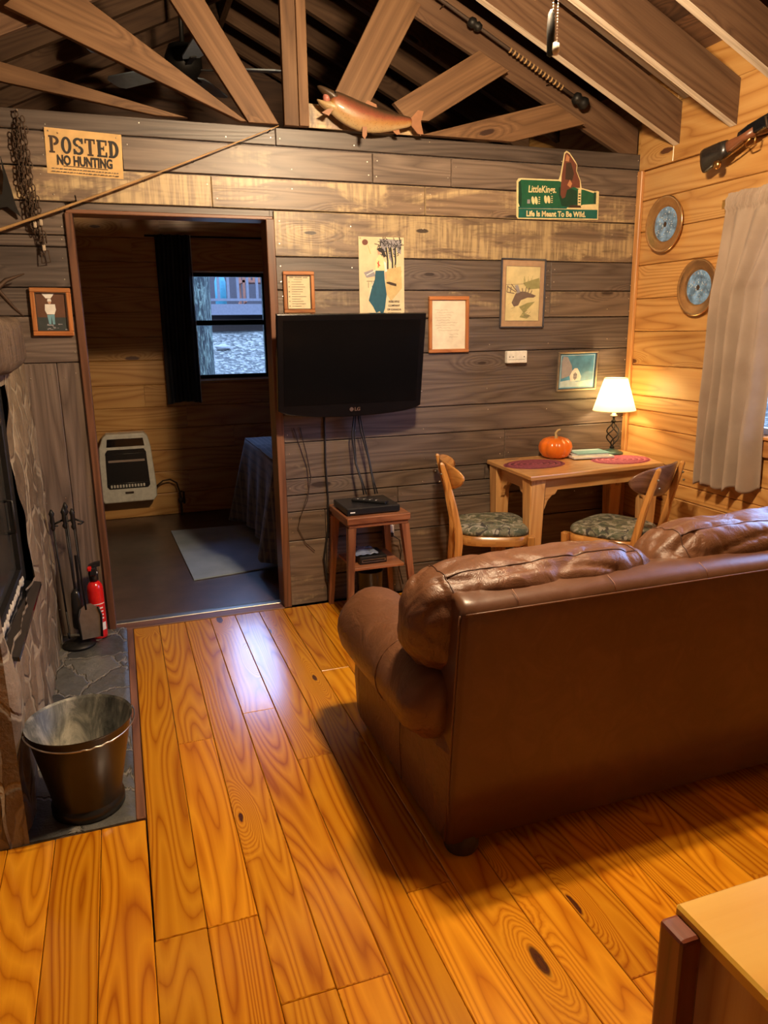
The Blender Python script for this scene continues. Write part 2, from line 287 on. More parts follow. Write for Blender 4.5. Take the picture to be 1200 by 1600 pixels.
# ------------------------------------------------------------ mesh builder
class MB:
    def __init__(s, *mats):
        s.bm = bmesh.new(); s.uv = s.bm.loops.layers.uv.new('UVMap'); s.tc = s.bm.loops.layers.float_color.new('tint'); s.mats = list(mats)
    def mi(s, m):
        if m is None: return 0
        if m not in s.mats: s.mats.append(m)
        return s.mats.index(m)
    def tag(s, faces, grain=(1, 0, 0), tint=None, mat=None, M=None, smooth=False):
        g = Vector(grain).normalized(); i = s.mi(mat)
        t = tint or (random.random(), random.random(), random.random()); t = (*t[:3], 1)
        vs = set()
        for f in faces:
            f.normal_update(); n = f.normal; side = n.cross(g)
            if side.length < .5:      # end grain
                a = Vector((0, 1, 0)) if abs(g.y) < .9 else Vector((1, 0, 0)); side = n.cross(a); gg = a*.3
            else: gg = g
            if side.length > 0: side.normalize()
            off = .37*abs(n.x)+.21*abs(n.y)
            for l in f.loops:
                l[s.uv].uv = (l.vert.co.dot(gg), l.vert.co.dot(side)+off); l[s.tc] = t; vs.add(l.vert)
            f.material_index = i; f.smooth = smooth
        if M is not None:
            for v in vs: v.co = M @ v.co
        return faces
    def box(s, lo, hi, mat=None, grain=None, bev=.0, tint=None, M=None, seg=1, taper=None):
        lo = Vector(lo); hi = Vector(hi); d = hi-lo
        if grain is None: k = max(range(3), key=lambda i: d[i]); grain = [0, 0, 0]; grain[k] = 1
        vs = [s.bm.verts.new((lo.x if not i & 1 else hi.x, lo.y if not i & 2 else hi.y, lo.z if not i & 4 else hi.z)) for i in range(8)]
        if taper:   # scale the bottom (low z) in x,y about its centre
            c = (lo+hi)/2
            for i in range(4):
                vs[i].co.x = c.x+(vs[i].co.x-c.x)*taper; vs[i].co.y = c.y+(vs[i].co.y-c.y)*taper
        fs = [s.bm.faces.new([vs[i] for i in q]) for q in ((0, 2, 3, 1), (4, 5, 7, 6), (0, 1, 5, 4), (2, 6, 7, 3), (0, 4, 6, 2), (1, 3, 7, 5))]
        if bev:
            ed = list({e for f in fs for e in f.edges})
            r = bmesh.ops.bevel(s.bm, geom=ed, offset=min(bev, min(d)*.45), segments=seg, affect='EDGES', profile=.5)
            vv = set(v for v in vs if v.is_valid) | set(r['verts']); fs = list({f for v in vv for f in v.link_faces})
        return s.tag(fs, grain, tint, mat, M)
    def beam(s, a, b, w, h, upv=(0, 0, 1), **k):     # box from a to b, width w, height h
        a = Vector(a); b = Vector(b); x = (b-a); L = x.length; x.normalize(); y = Vector(upv).cross(x).normalized(); z = x.cross(y)
        M = Matrix((x, y, z)).transposed().to_4x4(); M.translation = a
        return s.box((0, -w/2, -h/2), (L, w/2, h/2), grain=(1, 0, 0), M=M, **k)
    def prism(s, pts, d, mat=None, grain=(1, 0, 0), tint=None, M=None, plane='xz', bev=0, base=0.0):
        # pts 2D; extruded by d; plane xz -> along +y
        def P(p, e):
            if plane == 'xz': return (p[0], base+e, p[1])
            if plane == 'yz': return (base+e, p[0], p[1])
            return (p[0], p[1], base+e)
        a = [s.bm.verts.new(P(p, 0)) for p in pts]; b = [s.bm.verts.new(P(p, d)) for p in pts]
        n = len(pts); fs = [s.bm.faces.new(a), s.bm.faces.new(b[::-1])]
        for i in range(n): fs.append(s.bm.faces.new([a[i], b[i], b[(i+1) % n], a[(i+1) % n]]))
        bmesh.ops.recalc_face_normals(s.bm, faces=fs)
        if bev:
            ed = list({e for f in fs[:2] for e in f.edges}); r = bmesh.ops.bevel(s.bm, geom=ed, offset=bev, segments=2, affect='EDGES', profile=.5)
            vv = set(v for v in a+b if v.is_valid) | set(r['verts']); fs = list({f for v in vv for f in v.link_faces})
        return s.tag(fs, grain, tint, mat, M)
    def flat(s, pts, mat, y=0.0, M=None, plane='xz'):
        vs = [s.bm.verts.new((p[0], y, p[1]) if plane == 'xz' else (p[0], p[1], y)) for p in pts]
        f = s.bm.faces.new(vs); f.normal_update()
        if (plane == 'xz' and f.normal.y > 0) or (plane == 'xy' and f.normal.z < 0): f.normal_flip()
        return s.tag([f], (1, 0, 0), None, mat, M)
    def rings(s, rs, mat=None, closed=True, cap=True, smooth=True, tint=None, grain=(0, 0, 1), M=None, uvfn=None):
        t = (*(tint or (random.random(), random.random(), random.random()))[:3], 1); i0 = s.mi(mat)
        R = [[s.bm.verts.new(p) for p in r] for r in rs]; fs = []; n = len(R[0])
        for i in range(len(R)-1):
            for j in range(n if closed else n-1):
                k = (j+1) % n; f = s.bm.faces.new([R[i][j], R[i][k], R[i+1][k], R[i+1][j]]); fs.append(f)
        if cap and closed:
            fs.append(s.bm.faces.new(R[0][::-1])); fs.append(s.bm.faces.new(R[-1]))
        bmesh.ops.recalc_face_normals(s.bm, faces=fs)
        s.tag(fs, grain, t, mat, None, smooth)
        if uvfn:
            for f in fs:
                for l in f.loops: l[s.uv].uv = uvfn(l.vert.co)
        if M is not None:
            for r in R:
                for v in r: v.co = M @ v.co
        return fs
    def lathe(s, prof, c=(0, 0, 0), n=24, mat=None, axis='z', M=None, smooth=True, cap=True, tint=None, fn=None):
        rs = []
        for r, z in prof:
            ring = []
            for k in range(n):
                a = 2*PI*k/n; rr = r*(fn(a, z) if fn else 1); x, y = rr*math.cos(a), rr*math.sin(a)
                p = (x, y, z) if axis == 'z' else ((x, z, y) if axis == 'y' else (z, x, y))
                ring.append(Vector(p)+Vector(c))
            rs.append(ring)
        return s.rings(rs, mat, True, cap, smooth, tint, M=M)
    def tube(s, pts, r, mat=None, n=8, M=None, cap=True, tint=None, closed=False, flatten=1.0):
        pts = [Vector(p) for p in pts]; N = len(pts); rs = []; pv = None
        for i, p in enumerate(pts):
            if closed: d = pts[(i+1) % N]-pts[i-1]
            else: d = pts[min(i+1, N-1)]-pts[max(i-1, 0)]
            if d.length < 1e-9: d = Vector((0, 0, 1))
            d.normalize()
            if pv is None: pv = d.orthogonal().normalized()
            pv = (pv-d*pv.dot(d))
            if pv.length < 1e-6: pv = d.orthogonal()
            pv.normalize(); q = d.cross(pv); rr = r[i] if isinstance(r, (list, tuple)) else r
            rs.append([p+pv*(rr*math.cos(2*PI*k/n))+q*(rr*flatten*math.sin(2*PI*k/n)) for k in range(n)])
        if closed: rs.append(rs[0]); return s.rings(rs, mat, True, False, True, tint, M=M)
        return s.rings(rs, mat, True, cap, True, tint, M=M)
    def ball(s, c, r, mat=None, n=10, sc=(1, 1, 1), M=None):
        prof = [(r*max(math.sin(PI*i/n), .02), -r*math.cos(PI*i/n)) for i in range(n+1)]
        rs = [[Vector((c[0]+rr*sc[0]*math.cos(2*PI*k/(2*n)), c[1]+rr*sc[1]*math.sin(2*PI*k/(2*n)), c[2]+z*sc[2])) for k in range(2*n)] for rr, z in prof]
        return s.rings(rs, mat, M=M)
    def grid(s, fn, nu, nv, mat=None, smooth=True, grain=(1, 0, 0), tint=None, thick=0):
        R = [[s.bm.verts.new(fn(i/nu, j/nv)) for j in range(nv+1)] for i in range(nu+1)]; fs = []
        for i in range(nu):
            for j in range(nv): fs.append(s.bm.faces.new([R[i][j], R[i+1][j], R[i+1][j+1], R[i][j+1]]))
        s.tag(fs, grain, tint, mat, None, smooth)
        for i in range(nu+1):
            for j in range(nv+1):
                for l in R[i][j].link_loops: l[s.uv].uv = (i/nu, j/nv)
        return fs
    def text(s, txt, size, mat, x=0, z=0, y=0, sx=1.0, bold=0.0, align='CENTER', shear=0, M=None, depth=0.0):
        cu = bpy.data.curves.new('t', 'FONT'); cu.body = txt; cu.size = size; cu.align_x = align; cu.offset = bold; cu.shear = shear; cu.resolution_u = 3
        o = bpy.data.objects.new('t', cu); C.objects.link(o); dg = bpy.context.evaluated_depsgraph_get(); me = o.evaluated_get(dg).to_mesh()
        vs = [s.bm.verts.new((x+v.co.x*sx, y, z+v.co.y)) for v in me.vertices]; fs = []
        for p in me.polygons:
            try: fs.append(s.bm.faces.new([vs[i] for i in p.vertices]))
            except Exception: pass
        for f in fs:
            f.normal_update()
            if f.normal.y > 0: f.normal_flip()
        s.tag(fs, (1, 0, 0), None, mat, M)
        bpy.data.objects.remove(o); bpy.data.curves.remove(cu)
    def build(s, name, parent=None, world=True, kind=None, label=None, subsurf=0, solid=0, loc=None):
        me = bpy.data.meshes.new(name); off = Vector((0, 0, 0))
        if parent is not None and world: off = wloc(parent)
        if parent is None and loc is not None: off = Vector(loc)
        if off.length: bmesh.ops.translate(s.bm, verts=s.bm.verts, vec=-off)
        s.bm.to_mesh(me); s.bm.free()
        for m in s.mats: me.materials.append(m)
        o = bpy.data.objects.new(name, me); C.objects.link(o)
        if parent is not None: o.parent = parent
        elif loc is not None: o.location = loc
        if kind: o['kind'] = kind
        if label: o['label'] = label
        if solid: m = o.modifiers.new('solid', 'SOLIDIFY'); m.thickness = solid; m.offset = 0
        if subsurf: m = o.modifiers.new('sub', 'SUBSURF'); m.levels = subsurf; m.render_levels = subsurf
        return o
def wloc(o):
    v = Vector(o.location)
    while o.parent: o = o.parent; v += Vector(o.location)
    return v
def thing(name, label, cat, loc=(0, 0, 0), rz=0.0, group=None):
    o = bpy.data.objects.new(name, None); C.objects.link(o); o.location = loc; o.rotation_euler = (0, 0, rz)
    o['label'] = label; o['category'] = cat; o.empty_display_size = .1
    if group: o['group'] = group
    return o
def tag(o, label, cat, group=None):
    o['label'] = label; o['category'] = cat
    if group: o['group'] = group
    return o
def copy_tree(o, parent=None):
    c = o.copy(); C.objects.link(c)
    if parent is not None: c.parent = parent
    for ch in [x for x in bpy.data.objects if x.parent == o]: copy_tree(ch, c)
    return c
def rt3(): return (random.random(), random.random(), random.random())

# ============================================================ THE SETTING
YB = 6.395; WX = 2.97; XL = -1.15; YF = -2.6; XC = .92; SL = .4665
def roofz(x): return 2.86 + SL*(WX-abs(x-XC)-XC)
# floor: pine boards running away from the camera
mb = MB(M_FLOOR)
k0 = -10
for k in range(k0, 23):
    x0 = .089+.1325*k; x1 = x0+.1325
    brk = {-1: [1.687], 0: [1.684, 2.625], 1: [1.395], 2: [1.39, 2.77], 4: [1.62]}.get(k, [random.uniform(-.5, 1.2), random.uniform(2.2, 3.2)])
    ys = [YF]+sorted(brk)+[3.865]
    if brk[0] > 1.3: ys.insert(1, random.uniform(-1.6, -.6))
    for a, b in zip(ys, ys[1:]):
        if x1 < -.03 and b > 2.21:
            if a > 2.2: continue
            b = 2.205
        xx0, xx1 = x0, x1
        if b > 2.3 and x0 < -.04 < x1: xx0 = -.04
        mb.box((xx0+.0009, a+.0009, -.02), (xx1-.0009, b-.0009, 0), grain=(0, 1, 0), bev=.0022, tint=(random.random(), random.random(), random.random()))
mb.box((XL-.1, YF-.1, -.06), (WX+.1, 3.97, -.021), P_DKB)
mb.build('floor', kind='structure')
mb = MB(M_CASE); mb.box((-.072, 2.21, -.02), (-.042, 3.865, .006), bev=.003, tint=(.9, .3, .5)); mb.build('trim_1', kind='structure')
mb = MB(M_CASE); mb.box((-.125, 3.866, -.02), (.765, 3.955, .004), bev=.003, tint=(.8, .1, .5)); mb.build('trim_2', kind='structure')
mb = MB(P_PEWTER); mb.prism([(3.945, .0), (3.95, .007), (3.975, .010), (4.0, .007), (4.005, 0)], .89, plane='yz', base=-.125); mb.build('trim_3', kind='structure')
mb = MB(M_VINYL); mb.box((-1.2, 3.955, -.06), (3.1, YB+.02, .0)); mb.build('floor_bedroom', kind='structure')
# hearth of flagstones
mb = MB(M_FLAG)
def hz(u, v):
    x = -.40+u*.328; y = 2.205+v*1.675
    e = min(u, 1-u, 1)*.328; ed = min(1, min((1-u)*.328, v*1.675)/.015)
    return Vector((x, y, .006+.006*ed+.004*noise.noise(Vector((x*9, y*9, 0)))))
mb.grid(hz, 40, 160)
mb.box((-.40, 2.205, -.03), (-.072, 3.88, .004)); mb.build('trim_4', kind='structure')

# back wall (partition): board faces on the living room side
def rows_right():
    # z0, z1, x breaks, tint (bright, -, patch)
    return [(2.378, 2.46, [-.6, .835, 2.97], (.12, .1)), (2.232, 2.374, [-.6, -.19, .117, 1.33, 1.77, 2.97], (.62, .35)), (2.085, 2.228, [-.6, .512, 1.62, 2.97], (.85, .85))]
mb = MB(M_BARN)
def plank(x0, x1, z0, z1, t, y=3.885, nails=True):
    dy = random.uniform(-.002, .002)
    mb.box((x0+.0012, y+dy, z0+.0015), (x1-.0012, 3.902, z1-.0015), grain=(1, 0, 0), bev=.003, tint=(t[0], random.random(), t[1]))
    if nails:
        for xe in (x0+.025, x1-.025):
            for f in ((.25, .75) if z1-z0 > .1 else (.5,)):
                if random.random() < .8: nail(xe+random.uniform(-.006, .006), y+dy, z0+(z1-z0)*f+random.uniform(-.01, .01))
        xx = x0+.4
        while xx < x1-.15:
            if random.random() < .75: nail(xx+random.uniform(-.01, .01), y+dy, z0+(z1-z0)*random.choice((.2, .3, .8, .7)))
            xx += .4
def nail(x, y, z):
    mb.lathe([(.0005, -.0016), (.0032, -.0012), (.0034, .002)], (x, y, z), 6, P_NAIL, 'y', smooth=False)
for z0, z1, br, t in rows_right():
    for a, b in zip(br, br[1:]): plank(a, b, z0, z1, (min(1, max(0, t[0]+random.uniform(-.06, .06))), t[1]))
plank(-.125, .788, 2.037, 2.083, (.35, .1), 3.883, False)
for z0, z1, br, t in [(1.866, 2.083, [.806, 2.97], (.62, .85)), (1.704, 1.864, [.806, 2.40, 2.97], (.26, .1)), (1.557, 1.702, [.806, 1.277, 2.40, 2.97], (.50, .55)),
                      (1.373, 1.555, [.806, 2.97], (.38, .0)), (1.075, 1.371, [.806, 2.97], (.42, .15)), (.921, 1.073, [.806, 2.97], (.38, .2)),
                      (.723, .919, [.806, 2.128, 2.97], (.42, .4)), (.632, .721, [.806, 2.0, 2.97], (.28, .3)), (.541, .630, [.806, 1.45, 2.97], (.30, .3)),
                      (.376, .539, [.806, 1.02, 2.97], (.36, .45)), (.162, .374, [1.02, 2.2, 2.97], (.42, .5)), (0, .160, [1.02, 2.97], (.30, .4)), (0, .374, [.806, 1.018], (.48, .5))]:
    for a, b in zip(br, br[1:]): plank(a, b, z0, z1, (min(1, max(0, t[0]+random.uniform(-.08, .08))), t[1]))
for z0, z1, br, t in [(2.09, 2.228, [-.6, -.215], (.3, .2)), (1.942, 2.083, [-.6, -.152], (.42, .3)), (1.89, 1.94, [-.6, -.152], (.25, .1)), (1.712, 1.888, [-.6, -.155], (.15, .0)), (1.585, 1.71, [-.6, -.155], (.28, .1)), (1.371, 1.583, [-.6, -.155], (.50, .2))]:
    for a, b in zip(br, br[1:]): plank(a, b, z0, z1, t)
plank(-.213, -.15, 2.045, 2.083, (.42, .2), nails=False)
for x0, x1, t in [(-.62, -.41, .4), (-.41, -.262, .45), (-.262, -.152, .5)]:
    mb.box((x0+.001, 3.884, 0), (x1-.001, 3.902, 1.369), grain=(0, 0, 1), bev=.003, tint=(t, random.random(), .25))
    for z in (.15, .7, 1.3): nail(x0+.03, 3.884, z); nail(x1-.03, 3.884, z+.02)
for lo, hi in (((XL-.1, 3.902, 0), (-.125, 4.0, 2.46)), ((.765, 3.902, 0), (WX+.1, 4.0, 2.46)), ((-.125, 3.902, 2.037), (.765, 4.0, 2.46)), ((XL-.1, 3.89, 0), (-.6, 3.902, 2.46))):
    mb.box(lo, hi, M_BARN, tint=(.2, .3, 0))
mb.build('wall_back', kind='structure')
# door casing: jambs and head
mb = MB(M_CASE)
mb.box((-.156, 3.868, 0), (-.122, 4.01, 2.037), bev=.003, tint=(.25, .2, .5)); mb.box((.764, 3.868, 0), (.806, 4.01, 2.04), bev=.003, tint=(.6, .4, .5)); mb.box((-.15, 3.872, 2.035), (.80, 4.01, 2.052), bev=.003, tint=(.7, .4, .5))
mb.build('door_1', kind='structure')
# right wall, shiplap pine with window opening
mb = MB(M_PINE)
rz = [0, .165, .344, .531, .617, .708, .907, 1.007, 1.093, 1.272, 1.469, 1.656, 1.845, 2.03, 2.2, 2.363]
WY0, WY1, WZ0, WZ1 = 1.84, 2.97, .955, 2.02
def rplank(z0, z1, y0, y1):
    mb.prism([(WX+.015, z0), (WX+.004, z0+.002), (WX, z0+.006), (WX, z1-.005), (WX+.006, z1-.001), (WX+.015, z1)], y1-y0-.002, base=y0+.001, grain=(0, 1, 0), tint=rt3())
for z0, z1 in zip(rz, rz[1:]):
    segs = [(YF, -.3), (-.3, 1.8), (1.8, 3.885)]
    if z1 > WZ0 and z0 < WZ1:
        segs = [(YF, -.3), (-.3, WY0), (WY1, 3.885)]
        if z0 < WZ0: rplank(z0, WZ0, WY0, WY1)
        if z1 > WZ1: rplank(WZ1, z1, WY0, WY1)
    for a, b in segs: rplank(z0, z1, a, b)
for a, b in ((YF, .1), (.1, 1.9), (1.9, 3.60), (3.60, 3.885)):
    mb.box((WX-.012, a+.001, 2.366), (WX+.02, b-.001, 2.663), grain=(0, 1, 0), bev=.003, tint=(.15, random.random(), 0)); mb.box((WX-.004, a+.001, 2.666), (WX+.02, b-.001, 2.95), grain=(0, 1, 0), bev=.003, tint=(.25, random.random(), 0))
for lo, hi in (((WX+.015, YF, 0), (WX+.1, WY0, 2.95)), ((WX+.015, WY1, 0), (WX+.1, YB+.1, 2.95)), ((WX+.015, WY0, 0), (WX+.1, WY1, WZ0)), ((WX+.015, WY0, WZ1), (WX+.1, WY1, 2.95))): mb.box(lo, hi, M_PINE, tint=(.3, .2, .1))
mb.build('wall_right', kind='structure')
mb = MB(M_TRIM); mb.box((WX-.022, 3.842, 0), (WX+.0, 3.884, 2.366), bev=.004, tint=(.5, .3, .5)); mb.build('trim_5', kind='structure')
# the living room window
mb = MB(M_TRIM)
mb.box((WX-.02, WY0-.07, WZ0-.09), (WX+.012, WY1+.02, WZ0-.005), grain=(0, 1, 0), bev=.003); mb.box((WX-.03, WY0-.07, WZ0-.006), (WX+.07, WY1+.02, WZ0+.012), grain=(0, 1, 0), bev=.004)
mb.box((WX-.02, WY0-.07, WZ1), (WX+.012, WY1+.02, WZ1+.07), grain=(0, 1, 0), bev=.003)
mb.box((WX-.02, WY1, WZ0), (WX+.012, WY1+.02, WZ1), bev=.003); mb.box((WX-.02, WY0-.07, WZ0), (WX+.012, WY0, WZ1), bev=.003)
win = mb.build('window_1', kind='structure')
mb = MB(P_WHITE)
for lo, hi in (((3.0, WY0, WZ0+.012), (3.04, WY1, WZ0+.045)), ((3.0, WY0, WZ1-.035), (3.04, WY1, WZ1)), ((3.0, WY0, WZ0+.045), (3.04, WY0+.03, WZ1-.035)), ((3.0, WY1-.03, WZ0+.045), (3.04, WY1, WZ1-.035))): mb.box(lo, hi, bev=.003)
mb.build('sash', win)
mb = MB(M_GLASS); mb.box((3.018, WY0+.03, WZ0+.045), (3.022, WY1-.03, WZ1-.035)); mb.build('pane', win)
# remaining walls
mb = MB(M_PINE)
for a, b in ((YF, YB+.1),): mb.box((XL-.1, a, 0), (XL, b, 2.95), mat=M_BARN, grain=(0, 1, 0), tint=(.4, .3, .2))
mb.build('wall_left', kind='structure')
mb = MB(M_BARN); mb.prism([(XL-.1, 0), (WX+.1, 0), (WX+.1, roofz(WX)+.1), (XC, roofz(XC)+.1), (XL-.1, roofz(XL)+.1)], .1, base=YF-.1, tint=(.4, .3, .2)); mb.build('wall_front', kind='structure')
# bedroom window wall: gable wall with opening and pine planks
BX0, BX1, BZ0, BZ1 = .60, 1.225, 1.125, 1.965
mb = MB(M_PINE)
bz = [0, .185, .37, .55, .73, .91, 1.09, 1.285, 1.47, 1.66, 1.85, 2.04, 2.22, 2.41, 2.6]
def bplank(z0, z1, x0, x1): mb.prism([(YB+.012, z0), (YB+.003, z0+.002), (YB, z0+.007), (YB, z1-.007), (YB+.003, z1-.001), (YB+.012, z1)], x1-x0-.002, base=x0+.001, plane='yz', grain=(1, 0, 0), tint=(.35+.3*random.random(), random.random(), random.random()))
for i, (z0, z1) in enumerate(zip(bz, bz[1:])):
    xb = [.42, .50, .15, .9, .52, .2][i % 6]
    if z1 > BZ0 and z0 < BZ1:
        bplank(z0, z1, XL, BX0); bplank(z0, z1, BX1, WX)
        if z0 < BZ0: bplank(z0, BZ0, BX0, BX1)
        if z1 > BZ1: bplank(BZ1, z1, BX0, BX1)
    else: bplank(z0, z1, XL, xb); bplank(z0, z1, xb, WX)
for pts in ([(XL-.1, 0), (WX+.1, 0), (WX+.1, BZ0), (XL-.1, BZ0)], [(XL-.1, BZ0), (BX0, BZ0), (BX0, BZ1), (XL-.1, BZ1)], [(BX1, BZ0), (WX+.1, BZ0), (WX+.1, BZ1), (BX1, BZ1)], [(XL-.1, BZ1), (WX+.1, BZ1), (WX+.1, 2.6), (XL-.1, 2.6)]):
    mb.prism(pts, .08, base=YB+.012, tint=(.2, .3, 0))
mb.prism([(XL-.1, 2.6), (WX+.1, 2.6), (WX+.1, roofz(WX)+.1), (XC, roofz(XC)+.1), (XL-.1, roofz(XL)+.1)], .09, base=YB, mat=M_DECK, tint=(.1, .3, 0))
mb.build('wall_bedroom', kind='structure')
win = None
mb = MB(P_GLOSSB)
for lo, hi in (((BX0, YB+.01, BZ0), (BX0+.025, YB+.06, BZ1)), ((BX1-.02, YB+.01, BZ0), (BX1, YB+.06, BZ1)), ((BX0, YB+.01, BZ0), (BX1, YB+.06, BZ0+.03)), ((BX0, YB+.01, BZ1-.03), (BX1, YB+.06, BZ1)), ((BX0, YB+.005, 1.553), (BX1, YB+.05, 1.593))): mb.box(lo, hi, bev=.003)
win = mb.build('window_2', kind='structure')
mb = MB(P_WHITE); mb.box((BX0-.0, YB-.012, BZ0-.018), (BX1, YB+.012, BZ0-.004), bev=.002); mb.build('sill_strip', win, label='white sill strip'); mb = MB(P_WHITE); mb.box((BX0, YB-.004, BZ1+.002), (BX1, YB+.012, BZ1+.014), bev=.002); mb.build('head_strip', win, label='white head strip')
mb = MB(M_GLASS); mb.box((BX0+.02, YB+.033, BZ0+.025), (BX1-.02, YB+.037, BZ1-.025)); mb.build('pane', win)

# roof deck (ceiling) over both rooms
mb = MB(M_DECK)
for sx in (1, -1):
    xe = WX+.1 if sx > 0 else XL-.1
    n = 14; xs = [XC+(xe-XC)*i/n for i in range(n+1)]
    for a, b in zip(xs, xs[1:]):
        lo_, hi_ = (a, b) if a < b else (b, a)
        mb.prism([(lo_+.001, roofz(lo_)+.0), (hi_-.001, roofz(hi_)+.0), (hi_-.001, roofz(hi_)+.02), (lo_+.001, roofz(lo_)+.02)], YB-YF+.2, base=YF-.1, grain=(0, 1, 0), tint=(random.random(), random.random(), random.random()))
    mb.prism([(XC, roofz(XC)+.021), (xe, roofz(xe)+.021), (xe, roofz(xe)+.06), (XC, roofz(XC)+.06)], YB-YF+.2, base=YF-.1)
mb.build('ceiling', kind='structure')

# ---------------- rafters, trusses
def slopebar(mb, y0, y1, zb, h, sx=1, x_end=WX-.014, x0=XC, edge=M_UNDERLIT, mat=M_RAFT, tint=None):
    # bar following the roof slope; zb = underside height at the wall
    xe = x_end if sx > 0 else 2*XC-x_end
    xw = WX if sx > 0 else 2*XC-WX
    z = lambda x: zb+SL*(abs(xw-XC)-abs(x-XC))
    pts = [(x0, z(x0)), (xe, z(xe)), (xe, z(xe)+h), (x0, z(x0)+h)]
    fs = mb.prism(pts, y1-y0, base=y0, grain=(xe-x0, 0, z(xe)-z(x0)), mat=mat, tint=tint)
    if edge is not None:
        for f in fs:
            if f.is_valid and f.normal.z < -.7: f.material_index = mb.mi(edge)
RL = 'rough-sawn rafter running down to the pine wall, '
raf = [(3.555, 3.60, 2.438, .205, 'dark lower rafter nearest the plank wall, underside toned pale as lit, ending above the wall plates'), (3.155, 3.20, 2.438, .205, 'lower rafter with pale grey underside, second from the plank wall, ending above the gun'),
       (2.755, 2.80, 2.438, .205, 'lower rafter third from the plank wall, mostly beyond the top of the photo')]
for y0, y1, zb, h, lab in raf:
    mb = MB(M_RAFT); slopebar(mb, y0, y1, zb, h); tag(mb.build('rafter'), lab, 'rafter', 'lower rafters over the sofa')
for y0, y1, lab in ((3.485, 3.545, 'upper rafter with rough yellowish underside, just in front of the rafter nearest the plank wall'), (2.99, 3.05, 'upper rafter with mottled pale underside, top right corner above the gun'), (2.55, 2.60, 'upper rafter nearest the ceiling fan, beyond the top right corner of the photo')):
    mb = MB(M_RAFT); slopebar(mb, y0, y1, 2.655, .2); tag(mb.build('rafter'), lab, 'rafter', 'upper rafters over the sofa')
mb = MB(M_RAFT)
for y in (2.2, 1.8, 1.4, 1.0, .6, .2, -.2, -.6, -1.0, -1.4, -1.8, -2.2): slopebar(mb, y, y+.045, 2.655, .2, edge=None)
for y in (3.2, 2.8, 2.4, 2.0, 1.6, 1.2, .8, .4, 0, -.4, -.8, -1.2, -1.6, -2.0): slopebar(mb, y, y+.045, 2.655, .2, sx=-1, x_end=2.9, edge=None)
mb.build('ceiling_rafters', kind='structure')
mb = MB(M_RAFT)
for y in (4.25, 4.65, 5.05, 5.45, 5.85, 6.25):
    for sx in (1, -1): slopebar(mb, y, y+.045, 2.655, .2, sx=sx, x_end=2.9, edge=None)
mb.box((XC-.02, 4.0, roofz(XC)-.22), (XC+.02, YB, roofz(XC)-.02))
mb.build('ceiling_bedroom_rafters', kind='structure')
# truss standing on the partition
def member(label, pts, y0, y1, name='truss_web', mat=M_BEAM, tint=None, grain=None):
    mb = MB(mat); g = grain or (pts[1][0]-pts[0][0], 0, pts[1][1]-pts[0][1])
    mb.prism(pts, y1-y0, base=y0, grain=g, tint=tint or (random.uniform(.5, .9), random.random(), .5), bev=.003)
    return tag(mb.build(name), label, 'beam')
zc = lambda x: 2.452+.459*(2.806-abs(x-XC)-XC)
mb = MB(M_RAFT); mb.prism([(XC, zc(XC)), (2.83, 2.462), (2.955, 2.462), (2.955, 2.60), (XC, zc(XC)+.20)], .03, base=3.905, grain=(1, 0, -.46), bev=.003, tint=(.9, .2, .5)); tag(mb.build('truss_top_chord'), 'sloping top beam of the roof truss on the right, above the metal beer sign', 'beam')
mb = MB(M_RAFT); mb.prism([(XC-.002, zc(XC)), (XC-.002, zc(XC)+.2), (XL, zc(XL)+.2), (XL, zc(XL))], .03, base=3.905, grain=(1, 0, .46), bev=.003, tint=(.9, .6, .5)); tag(mb.build('truss_top_chord'), 'sloping top beam of the roof truss at the top left', 'beam')
member('reddish wide diagonal truss board from upper left down to the wall top', [(.66, 2.462), (-.26, 2.813), (-.17, 2.93), (-.08, 2.945), (.60, 2.60), (.665, 2.47)][0:1]+[(-.30, 2.835), (-.12, 2.99), (.69, 2.463)], 3.83, 3.868, tint=(.75, .2, .5))
member('steep diagonal truss board left of the upright post', [(.70, 2.462), (.20, 3.20), (.37, 3.20), (.845, 2.463)], 3.84, 3.872, tint=(.8, .7, .5))
member('low dark diagonal truss board rising to the left edge above the no hunting sign', [(.28, 2.463), (-.42, 2.56), (-.60, 2.59), (-.60, 2.74), (-.36, 2.63), (.42, 2.463)], 3.845, 3.875, tint=(.2, .5, .5), grain=(-1, 0, .2))
member('narrow upright truss post beside the fish, lighter front strip', [(.946, 2.463), (.946, 3.28), (.994, 3.28), (.994, 2.463)], 3.835, 3.875, 'truss_post', tint=(.9, .3, .5), grain=(0, 0, 1))
member('darker upright truss post just left of the light narrow post', [(.874, 2.463), (.874, 3.30), (.945, 3.30), (.945, 2.463)], 3.845, 3.882, 'truss_post', tint=(.35, .9, .5), grain=(0, 0, 1))
member('steep truss board rising to the right behind the fish head', [(1.12, 2.60), (1.42, 3.14), (1.60, 3.07), (1.32, 2.60)], 3.884, 3.902, tint=(.6, .25, .5))
member('diagonal truss board rising to the right behind the fish tail', [(1.43, 2.60), (1.90, 2.878), (2.075, 2.80), (1.62, 2.53), (1.50, 2.53)], 3.835, 3.87, tint=(.7, .85, .5))
member('low truss board rising to the right over the wall top, near the metal beer sign', [(1.58, 2.463), (2.35, 2.672), (2.55, 2.58), (2.10, 2.463)], 3.832, 3.868, tint=(.65, .15, .5))
member('short weathered board behind the mounted fish', [(1.0, 2.466), (1.0, 2.575), (1.595, 2.555), (1.595, 2.466)], 3.873, 3.882, 'backing_board', M_BARN, tint=(.9, .3, .9))

